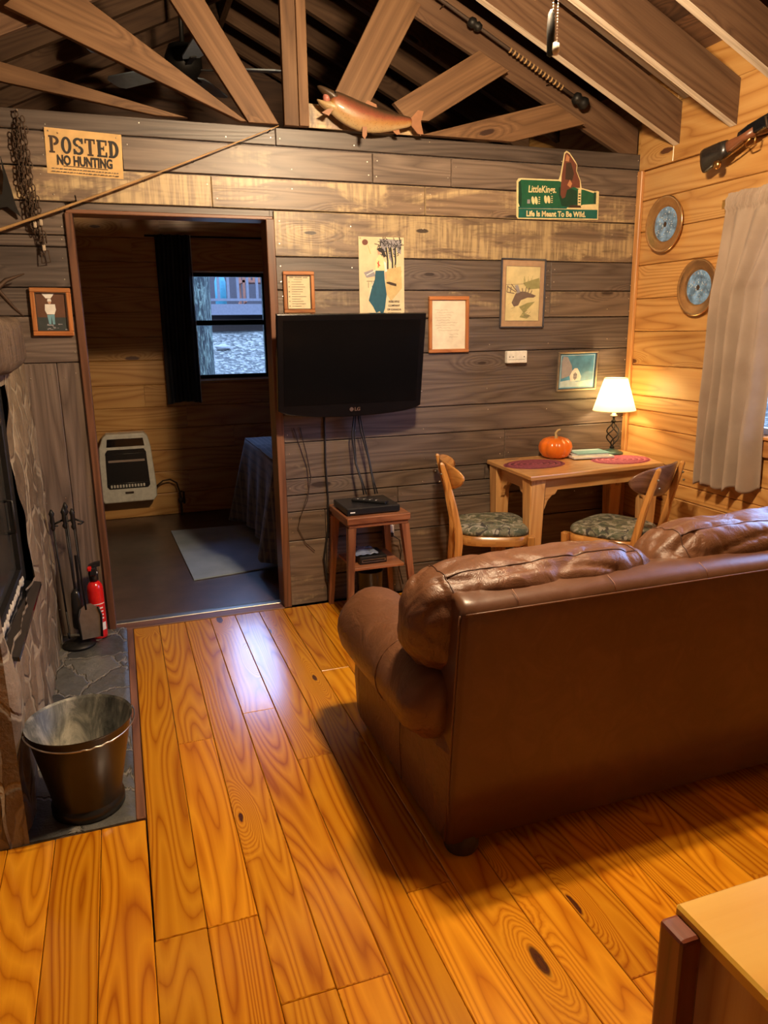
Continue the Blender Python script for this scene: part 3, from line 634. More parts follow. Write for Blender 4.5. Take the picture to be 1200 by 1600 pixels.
# ============================================================ SOFA
sofa = thing('leather_sofa', 'brown leather sofa seen from behind, with two plump back cushions and a rolled arm', 'sofa', (1.70, 2.15, 0))
SX0, SX1 = .80, 2.62
def ns(p, s=1.0, o=0): return noise.noise(Vector(p)*s+Vector((o, o*2, o*3)))
mb = MB(M_LEATHER_SHADED)
def backring(x, side):
    pr = [(1.690, .055), (1.680, .25), (1.672, .5), (1.662, .72), (1.660, .765), (1.668, .787), (1.690, .799), (1.74, .808), (1.80, .80), (1.83, .76), (1.84, .5), (1.84, .055)]
    return [Vector((x+side*(.030*(1-p[1]/.8)), p[0], p[1])) for p in pr]
rs = []
for x, e in ((SX0, .022), (SX0+.003, .006), (SX0+.02, 0)):
    rs.append([Vector((v.x, v.y+(e if v.y < 1.7 else -e), v.z-(e*.8 if v.z > .75 else 0))) for v in backring(x, -1)])
N = 60
for i in range(1, N):
    x = SX0+.02+(SX1-SX0-.04)*i/N
    rs.append([Vector((v.x, v.y+.003*ns((x, v.z, 0), 6), v.z+(.006*ns((x, v.y, 2), 5) if v.z > .7 else 0))) for v in backring(x, 0)])
for x, e in ((SX1-.02, 0), (SX1-.003, .006), (SX1, .022)):
    rs.append([Vector((v.x, v.y+(e if v.y < 1.7 else -e), v.z-(e*.8 if v.z > .75 else 0))) for v in backring(x, 1)])
mb.rings(rs, grain=(1, 0, 0)); back = mb.build('back_panel', sofa)
mb = MB(M_LEATHER)
mb.tube([(SX0-.030*(1-z/.8)-.001, y-.003, z) for y, z in ((1.712, .06), (1.70, .25), (1.692, .5), (1.682, .72), (1.678, .762))], .0035, n=6)
mb.tube([(SX0+.008+(SX1-SX0-.016)*i/30, 1.6595, .768) for i in range(31)], .003, n=6)
mb.build('piping', back)
for x in (.965, 1.275, 1.60, 1.93, 2.25):
    mb = MB(plain('stitch_thread', (.34, .17, .09), .6)); mb.tube([(x, 1.660, .775), (x, 1.668, .795), (x, 1.70, .808)], .0012, n=4); mb.build('stitch', back)
def arm(side):
    mb = MB(M_LEATHER); rs = []
    xi = SX0 if side < 0 else SX1
    n = 30
    for i in range(n+1):
        t = i/n; y = 1.735+t*.83
        e = 0
        if i < 3: e = [.055, .020, .005][i]
        if i > n-3: e = [.006, .035][i-(n-2)-0] if i-(n-2) < 2 else .035
        rx = .118+.030*t-e; rzz = .112+.040*t-e; cx = .785+.05*t; cz = .455-.035*t
        ring = []
        for k in range(28):
            a = 2*PI*k/28
            wr = 1+.05*max(0, 1-t*6)*math.sin(a*9)+.03*ns((math.cos(a)*2, y*4, math.sin(a)*2), 1.2)
            x = cx+rx*wr*math.cos(a); z = cz+rzz*wr*math.sin(a)
            ring.append(Vector((x if side < 0 else SX0+SX1-x, y, z)))
        rs.append(ring)
    mb.rings(rs, grain=(0, 1, 0))
    rs = []
    for i in range(13):
        t = i/12; y = 1.695+t*.855
        x0 = .765-.008*t; pr = [(x0+.004, .055), (x0-.004, .2), (x0+.004, .34), (x0+.03, .42), (.98, .42), (.98, .055)]
        e = .012 if i in (0, 12) else 0
        rs.append([Vector(((x+(e if x < .9 else -e)) if side < 0 else SX0+SX1-x-(e if x < .9 else -e), y, z)) for x, z in pr])
    mb.rings(rs, smooth=False)
    a = mb.build('arm', sofa)
    mb = MB(M_LEATHER)
    t0 = .35; cx = .785+.05*t0; cz = .455-.035*t0; y = 1.735+t0*.83
    pts = [((cx+(.118+.03*t0+.001)*math.cos(b)) if side < 0 else SX0+SX1-(cx+(.118+.03*t0+.001)*math.cos(b)), y, cz+(.112+.04*t0+.001)*math.sin(b)) for b in [PI*.25+PI*1.0*j/16 for j in range(17)]]
    x = .757 if side < 0 else SX0+SX1-.757
    mb.tube([(x, y, .33), (x-.004*(-side), y, .2), (x+.002, y, .07)], .002, n=5); mb.tube(pts, .002, n=5)
    # gathered front scroll
    mb.build('piping', a)
    return a
arm(-1); arm(1)
def cushion(x0, x1, yc, zc_, ry, rz_, seed, lean=.05, droop=0.0):
    mb = MB(M_LEATHER); rs = []; n = 150; m = 96
    for i in range(n+1):
        u = i/n; t = 2*u-1; at = abs(t)
        prof = (max(0, 1-at**5.0))**(1/2.6) if i not in (0, n) else .05
        x = x0+(x1-x0)*(.5+.5*math.copysign(at**.92, t))
        ring = []
        for k in range(m):
            a = 2*PI*k/m; ca, sa = math.cos(a), math.sin(a)
            ex = .78; py = ry*math.copysign(abs(ca)**ex, ca); pz = rz_*math.copysign(abs(sa)**ex, sa)
            p = Vector((x, yc+py*prof, zc_+pz*prof))
            endf = max(0, (at-.55)/.45)
            r1 = ns((x*3.0, p.y*9, p.z*9), 1, seed); r2 = abs(ns((x*16, p.y*5, p.z*5), 1, seed+3)); r3 = ns((x*5, p.y*22, p.z*22), 1, seed+9)
            rg = (1-abs(ns((x*5, p.y*14, p.z*14), 1, seed+1)))**5; rg2 = (1-abs(ns((x*13, p.y*9, p.z*9), 1, seed+5)))**6
            fan = math.sin(a*11+4*ns((x*6, a, 3), 1, seed))*endf
            f = 1+.06*r1-.05*endf*r2*1.6-.02*r2+.02*r3-.07*rg-.045*rg2*(.4+endf)+.03*fan
            q = Vector((x+(.01*r1), yc+py*prof*f, zc_+pz*prof*f))
            q.y -= lean*(q.z-zc_); q.z -= droop*abs(t)**3
            ring.append(q)
        rs.append(ring)
    mb.rings(rs, grain=(1, 0, 0))
    o = mb.build('back_cushion', sofa)
    # piped seams: one round the end, one along the top
    mb = MB(plain('dark_leather_piping', (.085, .036, .018), .4))
    for ii in (21, n-21):
        mb.tube([v+(v-Vector((v.x, yc, zc_)))  .normalized()*.0005 for v in rs[ii]], .0022, n=6, closed=True)
    kk = int(m*.305); mb.tube([rs[i][kk]+Vector((0, 0, .0005)) for i in range(21, n-20)], .0022, n=6)
    mb.build('piping', o)
    return o
cushion(.70, 1.535, 1.855, .692, .150, .175, 3, .10, .012)
cushion(1.50, 2.36, 1.875, .715, .150, .185, 17, .10, .03)
for x0, x1 in ((.985, 1.705), (1.715, 2.44)):
    mb = MB(M_LEATHER); rs = []
    for i in range(17):
        t = -1+i/8; pf = (max(0, 1-abs(t)**6))**.35 if 0 < i < 16 else .3
        x = (x0+x1)/2+(x1-x0)/2*t
        rs.append([Vector((x, 2.27+.30*math.copysign(abs(math.cos(a))**.5, math.cos(a)), .40+.085*pf*math.copysign(abs(math.sin(a))**.5, math.sin(a)))) for a in [2*PI*k/28 for k in range(28)]])
    mb.rings(rs); mb.build('seat_cushion', sofa)
mb = MB(M_LEATHER); mb.box((.97, 1.83, .08), (2.45, 2.54, .315), bev=.02, seg=2); mb.build('seat_base', sofa)
for x, y in ((.84, 1.74), (2.58, 1.74), (.84, 2.48), (2.58, 2.48)):
    mb = MB(M_STAND, P_DKB); mb.lathe([(.046, 0), (.052, .012), (.054, .062)], (x, y, 0), 20, P_DKB); mb.build('foot', sofa)

# ============================================================ TABLE, CHAIRS
table = thing('dining_table', 'small honey pine table with bracketed apron against the plank wall corner', 'table', (2.44, 3.6, 0))
mb = MB(M_TABLE)
Tc = [(1.975, 3.315), (2.86, 3.375), (2.915, 3.60), (2.93, 3.868), (2.005, 3.868)]
mb.prism(Tc, .026, base=.724, plane='xy', grain=(1, .05, 0), bev=.006); mb.build('tabletop', table)
def tleg(x, y):
    mb = MB(M_TABLE); mb.box((x-.046, y-.046, 0), (x+.046, y+.046, .724), grain=(0, 0, 1), bev=.005, taper=.62); mb.build('leg', table)
lg = [(2.035, 3.385), (2.80, 3.43), (2.055, 3.80), (2.84, 3.80)]
for p in lg: tleg(*p)
def apron(a, b, brk=.10):
    a = Vector((*a, 0)); b = Vector((*b, 0)); L = (b-a).length; d = (b-a).normalized(); M = Matrix((d, Vector((0, 0, 1)).cross(d), Vector((0, 0, 1)))).transposed().to_4x4(); M.translation = a
    z0 = .655
    pts = [(0, .7235), (0, .545), (.012, .56), (.028, .60), (.055, .628), (.075, .632), (.09, z0), (L-.09, z0), (L-.075, .632), (L-.055, .628), (L-.028, .60), (L-.012, .56), (L, .545), (L, .7235)]
    mb = MB(M_TABLE); mb.prism(pts, .02, base=-.01, M=M); mb.build('apron', table)
apron((2.078, 3.37), (2.757, 3.41)); apron((2.030, 3.428), (2.050, 3.757)); apron((2.10, 3.81), (2.795, 3.81)); apron((2.82, 3.473), (2.845, 3.757))

def chair(label, loc, rz, mback):
    ch = thing('dining_chair', label, 'chair', loc, rz, 'camouflage seated dining chairs')
    B_ = lambda mb, n, p=None: mb.build(n, p or ch, world=False)
    # seat pad
    mb = MB(M_CAMO)
    def sq(a, sx, sy, e=.55):
        c, s = math.cos(a), math.sin(a); x = sx*math.copysign(abs(c)**e, c); y = sy*math.copysign(abs(s)**e, s)
        return x, y*(1.0+.10*x/.19)
    rs = []
    for s_, z in ((.97, .432), (1.0, .44), (1.0, .452), (.97, .464), (.88, .474), (.66, .481), (.3, .485), (.02, .486)):
        rs.append([Vector((*sq(2*PI*k/40, .195*s_, .200*s_), z)) for k in range(40)])
    mb.rings(rs); B_(mb, 'seat')
    # bentwood seat frame
    mb = MB(M_CHAIR); rs = []
    for s_, z in ((.93, .378), (.99, .378), (.995, .382), (.995, .430), (.93, .432)):
        rs.append([Vector((*sq(2*PI*k/40, .195*s_, .200*s_), z)) for k in range(40)])
    mb.rings(rs, grain=(0, 1, 0), cap=True); B_(mb, 'seat_frame')
    for sy in (-1, 1):
        mb = MB(M_CHAIR); mb.box((-.019, -.019, 0), (.019, .019, .43), grain=(0, 0, 1), bev=.004, taper=.7, M=Matrix.Translation((.188, sy*.185, 0))); B_(mb, 'leg')
        # rear leg runs on up as the back post
        mb = MB(M_CHAIR if mback is M_CHAIR else M_CHAIR); rs = []
        for z, x, hx, hy in ((0, -.245, .014, .012), (.2, -.205, .018, .013), (.38, -.190, .021, .014), (.45, -.192, .021, .014), (.6, -.222, .018, .013), (.75, -.262, .016, .012), (.815, -.280, .012, .010), (.825, -.283, .006, .006)):
            y = sy*(.155-.012*(z > .5)*(z-.5)/.3)
            rs.append([Vector((x+a*hx, y+b*hy, z)) for a, b in ((-1, -.6), (-.6, -1), (.6, -1), (1, -.6), (1, .6), (.6, 1), (-.6, 1), (-1, .6))])
        mb.rings(rs, smooth=False); B_(mb, 'leg')
    for sy in (-1, 1):
        mb = MB(M_CHAIR); mb.beam((-.205, sy*.158, .20), (.188, sy*.180, .20), .014, .022, bev=.003); B_(mb, 'stretcher')
    mb = MB(M_CHAIR); mb.beam((0, -.165, .20), (0, .165, .20), .022, .014, bev=.003); B_(mb, 'stretcher')
    # curved plywood backrest, ends sweeping forward
    mb = MB(mback); rs = []; n = 32
    for i in range(n+1):
        t = -1+2*i/n; ang = t*.95; y = .235*math.sin(ang)/math.sin(.95); xo = -.262+.235*(1-math.cos(ang))*.85
        hh = .076*(max(.02, 1-abs(t)**3.2))**.5*(1+.10*math.cos(t*PI)); zc2 = .745+.012*abs(t)
        row = []
        for a, b in ((0, -1), (.7, -.93), (1, -.8), (1, .8), (.7, .93), (0, 1), (-.7, .93), (-1, .8), (-1, -.8), (-.7, -.93)):
            row.append(Vector((xo+a*.006+b*hh*-.22, y, zc2+b*hh)))
        rs.append(row)
    mb.rings(rs, grain=(0, 1, 0)); bk = B_(mb, 'backrest')
    for sy in (-1, 1):
        for z in (.725, .765): mb = MB(P_PEWTER); mb.lathe([(.0005, -.004), (.006, -.002), (.006, .006)], (-.288+(.745-z)*-.2-.002, sy*.148, z), 8, axis='x'); mb.build('screw', bk, world=False)
    return ch
chair('light oak chair with camouflage seat at the left end of the table, facing right', (1.865, 3.545, 0), math.radians(-19), M_CHAIR)
chair('oak chair with dark brown backrest and camouflage seat, nearer the pine wall', (2.45, 3.235, 0), math.radians(117), M_CHAIRB)

# things on the table
def mat_(cx, cy, rot, m, name='placemat'):
    mb = MB(m); m2 = plain('plum_groove_shade', (.13, .022, .040), .8, vs_=90, var=.3) if m is P_MAT else plain('rose_groove_shade', (.33, .055, .085), .8, vs_=90, var=.3)  # every second ring darker: groove shade put into the colour
    M = Matrix.Translation((cx, cy, .7505)) @ Matrix.Rotation(rot, 4, 'Z')
    for k in range(10):
        f = (k+1)/10; pr = []
        r0 = .012+.0175*k
        rs = []
        for dz, dr in ((0, -.009), (.0045, -.005), (.0055, 0), (.0045, .005), (0, .009)):
            rs.append([Vector(((r0+dr)*1.0*math.cos(a), (r0+dr)*.72*math.sin(a), dz)) for a in [2*PI*j/48 for j in range(48)]])
        mb.rings(rs, m2 if k % 2 else m, closed=True, cap=False, M=M)
    vs = [(math.cos(a)*.185, math.sin(a)*.134) for a in [2*PI*j/48 for j in range(48)]]
    mb.flat(vs, m, y=.0005, M=M, plane='xy')
    return mb.build(name)
tag(mat_(2.175, 3.62, .05, P_MAT), 'plum oval woven placemat on the left side of the table', 'placemat', 'woven placemats')
tag(mat_(2.70, 3.545, .05, P_MAT2), 'pink oval woven placemat under the table lamp light on the right side', 'placemat', 'woven placemats')
pk = thing('pumpkin', 'small orange pumpkin with a curled stem on the table', 'pumpkin', (2.40, 3.765, .75))
mb = MB(P_ORANGE)
pf = lambda a, z: 1-.09*abs(math.cos(a*4.5))**4
mb.lathe([(.018, .004), (.050, .0), (.078, .014), (.096, .042), (.099, .066), (.092, .092), (.072, .112), (.045, .122), (.022, .118), (.008, .108)], (2.40, 3.765, .75), 72, fn=pf); mb.build('body', pk)
mb = MB(P_STEM); mb.tube([(2.40, 3.765, .855), (2.402, 3.765, .88), (2.396, 3.762, .898), (2.408, 3.76, .912), (2.425, 3.758, .917)], [.017, .009, .007, .006, .005], n=7); mb.build('stem', pk)
lamp = thing('table_lamp', 'lit table lamp with twisted iron cage stem and cream shade in the room corner', 'lamp', (2.79, 3.755, .75))
L0 = Vector((2.79, 3.755, .75))
mb = MB(P_TEALBR); mb.lathe([(.066, 0), (.066, .008), (.05, .018), (.02, .026), (.012, .034)], L0, 28); mb.build('base', lamp)
mb = MB(P_IRON); mb.lathe([(.010, .03), (.016, .038), (.008, .05), (.006, .055)], L0, 14)
for k in range(4):
    pts = []
    for i in range(25):
        t = i/24; r = .006+.034*math.sin(PI*t)**1.1; a = k*PI/2+t*PI*1.1; pts.append(L0+Vector((r*math.cos(a), r*math.sin(a), .052+.135*t)))
    mb.tube(pts, .0042, n=6)
mb.lathe([(.006, .185), (.014, .192), (.014, .200), (.007, .206), (.007, .225)], L0, 14); mb.build('cage_stem', lamp)
mb = MB(P_STEEL); mb.lathe([(.012, .222), (.022, .228), (.022, .232), (.013, .238), (.013, .29)], L0, 16)
for s in (-1, 1): mb.tube([L0+Vector((s*x, 0, z)) for x, z in ((.014, .245), (.045, .29), (.05, .36), (.02, .43), (0, .445))], .0018, n=5)
mb.build('socket', lamp)
mb = MB(M_SHADE); rs = []
for r, z in ((.1255, .262), (.066, .452)): rs.append([L0+Vector((r*math.cos(2*PI*k/40), r*math.sin(2*PI*k/40), z)) for k in range(40)])
mb.rings(rs, cap=False); sh = mb.build('lamp_shade', lamp)
for r, z in ((.1258, .262), (.0663, .452)): mb = MB(P_YEL); mb.tube([L0+Vector((r*math.cos(2*PI*k/40), r*math.sin(2*PI*k/40), z)) for k in range(40)], .0022, n=6, closed=True); mb.build('trim_band', sh)
def sheet(name, label, cx, cy, z, w_, h_, rot, th, m, cover=None, group='papers under the lamp', cat='magazine', curl=0):
    M = Matrix.Translation((cx, cy, z)) @ Matrix.Rotation(rot, 4, 'Z'); mb = MB(m)
    mb.box((-w_/2, -h_/2, 0), (w_/2, h_/2, th), bev=.0006, M=M)
    if cover:
        mb.prism([(-w_/2, -h_/2), (w_/2, -h_/2), (w_/2, h_/2), (-w_/2, h_/2)], .0006, base=th+.0002, plane='xy', mat=cover, M=M)
        mb.prism([(-w_*.4, h_*.2), (w_*.4, h_*.2), (w_*.4, h_*.36), (-w_*.4, h_*.36)], .0003, base=th+.0012, plane='xy', mat=P_MAG if cover is P_MAGT else P_INK2, M=M)
    return tag(mb.build(name), label, cat, group)
sheet('magazine', 'lowest white booklet of the pile beside the pumpkin, spine toward the room', 2.584, 3.71, .7572, .25, .19, -.16, .010, P_MAG, P_PAPER2)
sheet('magazine', 'grey covered booklet, middle of the pile beside the pumpkin', 2.590, 3.728, .7690, .22, .17, -.30, .007, P_MAG, P_LAV)
sheet('magazine', 'pale teal leaflet, topmost of the pile beside the pumpkin', 2.60, 3.722, .7778, .21, .15, -.12, .003, P_MAGT, P_MAGT)

# ============================================================ TV AND STAND
tv = thing('television', 'black flat screen television tilted on the plank wall beside the doorway', 'television', (1.137, 3.70, 1.33), 0)
ti = math.radians(9.5); TW, TH = .388, .252
TM = Matrix.Translation((1.137, 3.70, 1.333)) @ Matrix.Rotation(ti, 4, 'X')
mb = MB(plain('piano_black', (.004, .004, .005), .2, spec=.25))
out = [(-TW, TH), (TW, TH), (TW*.995, -TH*.90)]+[(TW*.97*math.cos(a)*1.0, -TH*.90-.045*math.sin(a)) for a in [PI*j/14 for j in range(1, 14)]]+[(-TW*.995, -TH*.90)]
mb.prism(out, .035, base=-.018, M=TM, bev=.004); mb.build('bezel', tv)
mb = MB(P_SCREEN); mb.prism([(-TW+.032, -TH+.052), (TW-.032, -TH+.052), (TW-.032, TH-.03), (-TW+.032, TH-.03)], .002, base=-.0205, M=TM); mb.build('screen', tv)
mb = MB(P_BLACK); mb.box((-.30, .018, -.17), (.30, .06, .19), bev=.02, M=TM); mb.build('back_cover', tv)
mb = MB(P_IRON); mb.box((1.0, 3.80, 1.22), (1.30, 3.883, 1.44), bev=.004); mb.build('wall_bracket', tv)
mb = MB(P_STEEL); mb.text('LG', .026, P_STEEL, .014, -TH+.012, -.0225, bold=.0008, align='LEFT', M=TM)
mb.flat([(.0-.002+.011*math.cos(a), -TH+.0205+.011*math.sin(a)) for a in [2*PI*j/20 for j in range(20)]], P_STEEL, y=-.0222, M=TM); mb.build('logo', tv, label='silver round emblem and letters')
cords = [('thin grey cord hanging on the plank wall just right of the doorway, leftmost', [(.86, 3.876, 1.0), (.89, 3.876, .9), (.925, 3.876, .78), (.93, 3.876, .66), (.88, 3.876, .52), (.86, 3.876, .45), (.90, 3.876, .36), (.95, 3.876, .31)], .0022),
         ('thin grey cord looping beside the leftmost one', [(.895, 3.878, 1.0), (.925, 3.878, .86), (.945, 3.878, .73), (.92, 3.878, .60), (.87, 3.878, .50)], .002),
         ('thick black cord dropping straight from the television to the floor', [(1.03, 3.876, 1.13), (1.03, 3.876, .95), (1.027, 3.876, .8), (1.035, 3.876, .6), (1.03, 3.876, .42), (1.0, 3.874, .26), (1.01, 3.87, .14), (1.03, 3.86, .10)], .0055)]
for lab, pts, r in cords:
    mb = MB(P_CABLE if r > .004 else P_DKB); mb.tube(pts, r, n=7)
    if r > .004: mb.build('power_cord', tv)
    else: tag(mb.build('hanging_wire'), lab, 'wire', 'thin wires on the plank wall')
for lab, pts in (('left one of the two black cables between television and disc player', [(1.18, 3.80, 1.10), (1.165, 3.82, .95), (1.175, 3.80, .80), (1.195, 3.76, .70), (1.20, 3.74, .636)]),
                 ('right one of the two black cables between television and disc player', [(1.19, 3.80, 1.10), (1.215, 3.82, .97), (1.25, 3.80, .82), (1.262, 3.77, .70), (1.262, 3.735, .636)])):
    for j in (0,):
        mb = MB(P_CABLE); mb.tube([(x, y, z) for x, y, z in pts], .0045, n=7); mb.tube([(x+.010+.006*math.sin(i*2), y+.006, z) for i, (x, y, z) in enumerate(pts)], .0035, n=6)
        tag(mb.build('video_cable'), lab, 'cable', 'cables of the television')
st = thing('side_table', 'small reddish wooden stand with splayed legs under the television', 'side table', (1.205, 3.68, 0))
mb = MB(M_STAND); mb.box((1.035, 3.505, .535), (1.38, 3.862, .572), bev=.005, grain=(1, 0, 0)); mb.box((1.045, 3.515, .515), (1.37, 3.85, .535), bev=.003, grain=(1, 0, 0)); mb.build('tabletop', st)
for x0, y0, x1, y1 in ((1.062, 3.535, 1.035, 3.505), (1.352, 3.535, 1.40, 3.505), (1.062, 3.835, 1.025, 3.845), (1.352, 3.835, 1.385, 3.845)):
    mb = MB(M_STAND); rs = []
    for z, t in ((0, 0), (.27, .5), (.515, 1)):
        hx = .013+.008*t; cx = x1+(x0-x1)*t; cy = y1+(y0-y1)*t
        rs.append([Vector((cx+a*hx, cy+b*hx, z)) for a, b in ((-1, -1), (1, -1), (1, 1), (-1, 1))])
    mb.rings(rs, smooth=False); mb.build('leg', st)
mb = MB(M_STAND); mb.box((1.072, 3.535, .278), (1.352, 3.83, .293), bev=.002, grain=(1, 0, 0)); mb.build('shelf', st)
dv = thing('disc_player', 'flat black disc player on top of the reddish stand', 'disc player', (1.18, 3.66, .573))
mb = MB(P_BLACK); mb.box((1.045, 3.545, .577), (1.335, 3.80, .612), bev=.004); mb.build('case', dv)
mb = MB(P_WHITE)
mb.box((1.062, 3.5438, .588), (1.088, 3.545, .594)); mb.build('logo', dv)
for x in (1.06, 1.32):
    for y in (3.56, 3.78):
        mb = MB(P_BLACK); mb.lathe([(.008, .0002), (.008, .0044)], (x, y, .573), 10); mb.build('foot', dv)
rc = thing('remote_control', 'black remote control lying across the disc player', 'remote control', (1.20, 3.64, .613))
M = Matrix.Translation((1.205, 3.655, .6128)) @ Matrix.Rotation(-.75, 4, 'Z'); mb = MB(P_BLACK); mb.box((-.10, -.022, 0), (.10, .022, .014), bev=.005, seg=2, M=M); mb.build('body', rc)
for k in range(12):
    mb = MB(P_WHITE if k % 3 == 0 else P_PEWTER); mb.box((-.07+.022*(k//3)*1.6, -.013+.011*(k % 3), .014), (-.062+.022*(k//3)*1.6, -.006+.011*(k % 3), .0158), bev=.0008, M=M); mb.build('button', rc)
cb = thing('cable_box', 'small black box with a lit silver front strip on the shelf of the reddish stand', 'cable box', (1.21, 3.66, .294))
mb = MB(P_BLACK); mb.box((1.12, 3.58, .2945), (1.27, 3.74, .335), bev=.003); mb.build('case', cb)
mb = MB(P_STEEL)
for a, b in (((1.13, 3.576, .317), (1.262, 3.58, .320)), ((1.13, 3.576, .305), (1.262, 3.58, .308)), ((1.13, 3.576, .308), (1.134, 3.58, .317)), ((1.258, 3.576, .308), (1.262, 3.58, .317))): mb.box(a, b)
mb.build('front_strip', cb, label='silver outlined strip')
mb = MB(plain('clear_bag', (.18, .22, .32), .15, coat=.8)); mb.grid(lambda u, v: Vector((1.10+u*.13, 3.60+v*.13, .345+.02*ns((u*4, v*4, 1), 1)+.012*math.sin(u*PI)*math.sin(v*PI))), 16, 16); tag(mb.build('plastic_bag', solid=.001), 'crumpled clear plastic bag on the black cable box', 'bag')
pw = thing('power_adapter', 'white plug adapter on the wall behind the reddish stand', 'power adapter', (1.37, 3.87, .40))
mb = MB(P_WHITE); mb.box((1.355, 3.845, .345), (1.41, 3.883, .42), bev=.004); mb.build('housing', pw)
mb = MB(P_CABLE); mb.box((1.37, 3.82, .355), (1.40, 3.845, .38), bev=.004); mb.tube([(1.40, 3.83, .36), (1.44, 3.84, .33), (1.455, 3.85, .26), (1.44, 3.85, .16), (1.46, 3.84, .06)], .003, n=6); mb.build('plug', pw)
mb = MB(P_BLACK); mb.lathe([(.06, .002), (.062, .01), (.075, .22), (.078, .225), (.072, .222), (.058, .015), (.01, .012)], (1.21, 3.70, 0), 28); tag(mb.build('waste_bin'), 'black round bin under the shelf of the reddish stand', 'bin')

# ============================================================ PICTURES ON THE PLANK WALL
YW = 3.8825
class Pic:
    def __init__(s, name, label, cat, cx, cz, W, Hh, tilt=0, group=None, y=YW, lean=0):
        s.o = thing(name, label, cat, (cx, y, cz), 0, group); s.W, s.H = W, Hh
        s.M = Matrix.Translation((cx, y, cz)) @ Matrix.Rotation(math.radians(tilt), 4, 'Y') @ Matrix.Rotation(math.radians(lean), 4, 'X'); s.lay = 0
    def frame(s, m, fw_, d=.018, inner=None):
        mb = MB(m); W, H_ = s.W/2, s.H/2
        for a, b, g in (((-W, 0, -H_), (W, 0, -H_+fw_), (1, 0, 0)), ((-W, 0, H_-fw_), (W, 0, H_), (1, 0, 0)), ((-W, 0, -H_+fw_), (-W+fw_, 0, H_-fw_), (0, 0, 1)), ((W-fw_, 0, -H_+fw_), (W, 0, H_-fw_), (0, 0, 1))):
            mb.box((a[0], -d, a[2]), (b[0], -.0005, b[2]), grain=g, bev=.003, M=s.M)
        if inner:
            f2 = fw_+inner[1]
            for a, b in (((-W+fw_, -H_+fw_), (W-fw_, -H_+f2)), ((-W+fw_, H_-f2), (W-fw_, H_-fw_)), ((-W+fw_, -H_+f2), (-W+f2, H_-f2)), ((W-f2, -H_+f2), (W-fw_, H_-f2))):
                mb.box((a[0], -d*.75, a[1]), (b[0], -.0005, b[1]), mat=inner[0], M=s.M)
        mb.build('frame', s.o); s.iw = s.W-2*fw_; s.ih = s.H-2*fw_
    def start(s, m, name='print', depth=.006, iw=None, ih=None):
        s.mb = MB(m); s.name = name; s.iw = iw or getattr(s, 'iw', s.W); s.ih = ih or getattr(s, 'ih', s.H); s.y = -depth
        s.mb.box((-s.iw/2, s.y, -s.ih/2), (s.iw/2, -.0006, s.ih/2), M=s.M); s.k = 0
    def xy(s, p): return ((p[0]-.5)*s.iw, (p[1]-.5)*s.ih)
    def poly(s, pts, m): s.k += 1; s.mb.flat([s.xy(p) for p in pts], m, y=s.y-.00012*s.k, M=s.M)
    def rect(s, x0, z0, x1, z1, m): s.poly([(x0, z0), (x1, z0), (x1, z1), (x0, z1)], m)
    def line(s, pts, w_, m):
        s.k += .08; q = [s.xy(p) for p in pts]
        for a, b in zip(q, q[1:]):
            dx, dz = b[0]-a[0], b[1]-a[1]; L = math.hypot(dx, dz) or 1e-6; nx, nz = -dz/L*w_/2, dx/L*w_/2
            s.mb.flat([(a[0]+nx, a[1]+nz), (b[0]+nx, b[1]+nz), (b[0]-nx, b[1]-nz), (a[0]-nx, a[1]-nz)], m, y=s.y-.00012*s.k, M=s.M)
    def text(s, t, size, x, z, m, **k): s.k += 1; p = s.xy((x, z)); s.mb.text(t, size, m, p[0], p[1], s.y-.00012*s.k, M=s.M, **k)
    def end(s): return s.mb.build(s.name, s.o)
rnd = random.Random(5)
# POSTED sign, slab letters drawn stroke by stroke
p = Pic('no_hunting_sign', 'yellowed paper sign reading POSTED NO HUNTING, nailed to the plank wall above the doorway', 'sign', -.043, 2.288, .322, .192, 2.0, lean=2)
p.start(P_POST, 'paper', .0022)
def slab(p, ch, x, z, w_, h_, m, t=.024):
    X = lambda u: x+u*w_; Z = lambda v: z+v*h_
    tw = .30; th = .11
    R = lambda a, b, c, d: p.rect(X(a), Z(b), X(c), Z(d), m)
    def arc(cx, cz, rx, rz, a0, a1, wx=tw, wz=th*1.3, n=14):
        o = [(X(cx+rx*math.cos(a0+(a1-a0)*i/n)), Z(cz+rz*math.sin(a0+(a1-a0)*i/n))) for i in range(n+1)]; q = [(X(cx+(rx-wx)*math.cos(a0+(a1-a0)*i/n)), Z(cz+(rz-wz)*math.sin(a0+(a1-a0)*i/n))) for i in range(n+1)]
        for i in range(n): p.k -= 0; p.mb.flat([p.xy(v) for v in (o[i], o[i+1], q[i+1], q[i])], m, y=p.y-.00012*(p.k+1), M=p.M)
        p.k += 1
    if ch == 'P': R(.1, 0, .1+tw, 1); R(0, 0, .55, th); R(0, 1-th, .5, 1); arc(.45, .72, .53, .28, -PI/2, PI/2)
    if ch == 'O': arc(.5, .5, .5, .5, 0, 2*PI, n=24)
    if ch == 'S': arc(.5, .73, .5, .27, .25, PI*1.5); arc(.5, .27, .5, .27, -PI*.97, PI*.5); R(.78, .66, .98, .98); R(.02, .02, .22, .34)
    if ch == 'T': R(.35, 0, .35+tw, 1); R(.2, 0, .8, th); R(0, 1-th, 1, 1); R(0, .72, .14, 1); R(.86, .72, 1, 1)
    if ch == 'E': R(.1, 0, .1+tw, 1); R(0, 0, 1, th); R(0, 1-th, 1, 1); R(.3, .45, .7, .45+th); R(.86, 0, 1, .3); R(.86, .7, 1, 1); R(.62, .36, .72, .64)
    if ch == 'D': R(.1, 0, .1+tw, 1); R(0, 0, .5, th); R(0, 1-th, .5, 1); arc(.42, .5, .58, .5, -PI/2, PI/2)
for i, chh in enumerate('POSTED'): slab(p, chh, .045+.155*i, .47, .135, .37, P_INK if i % 3 else P_DKB)
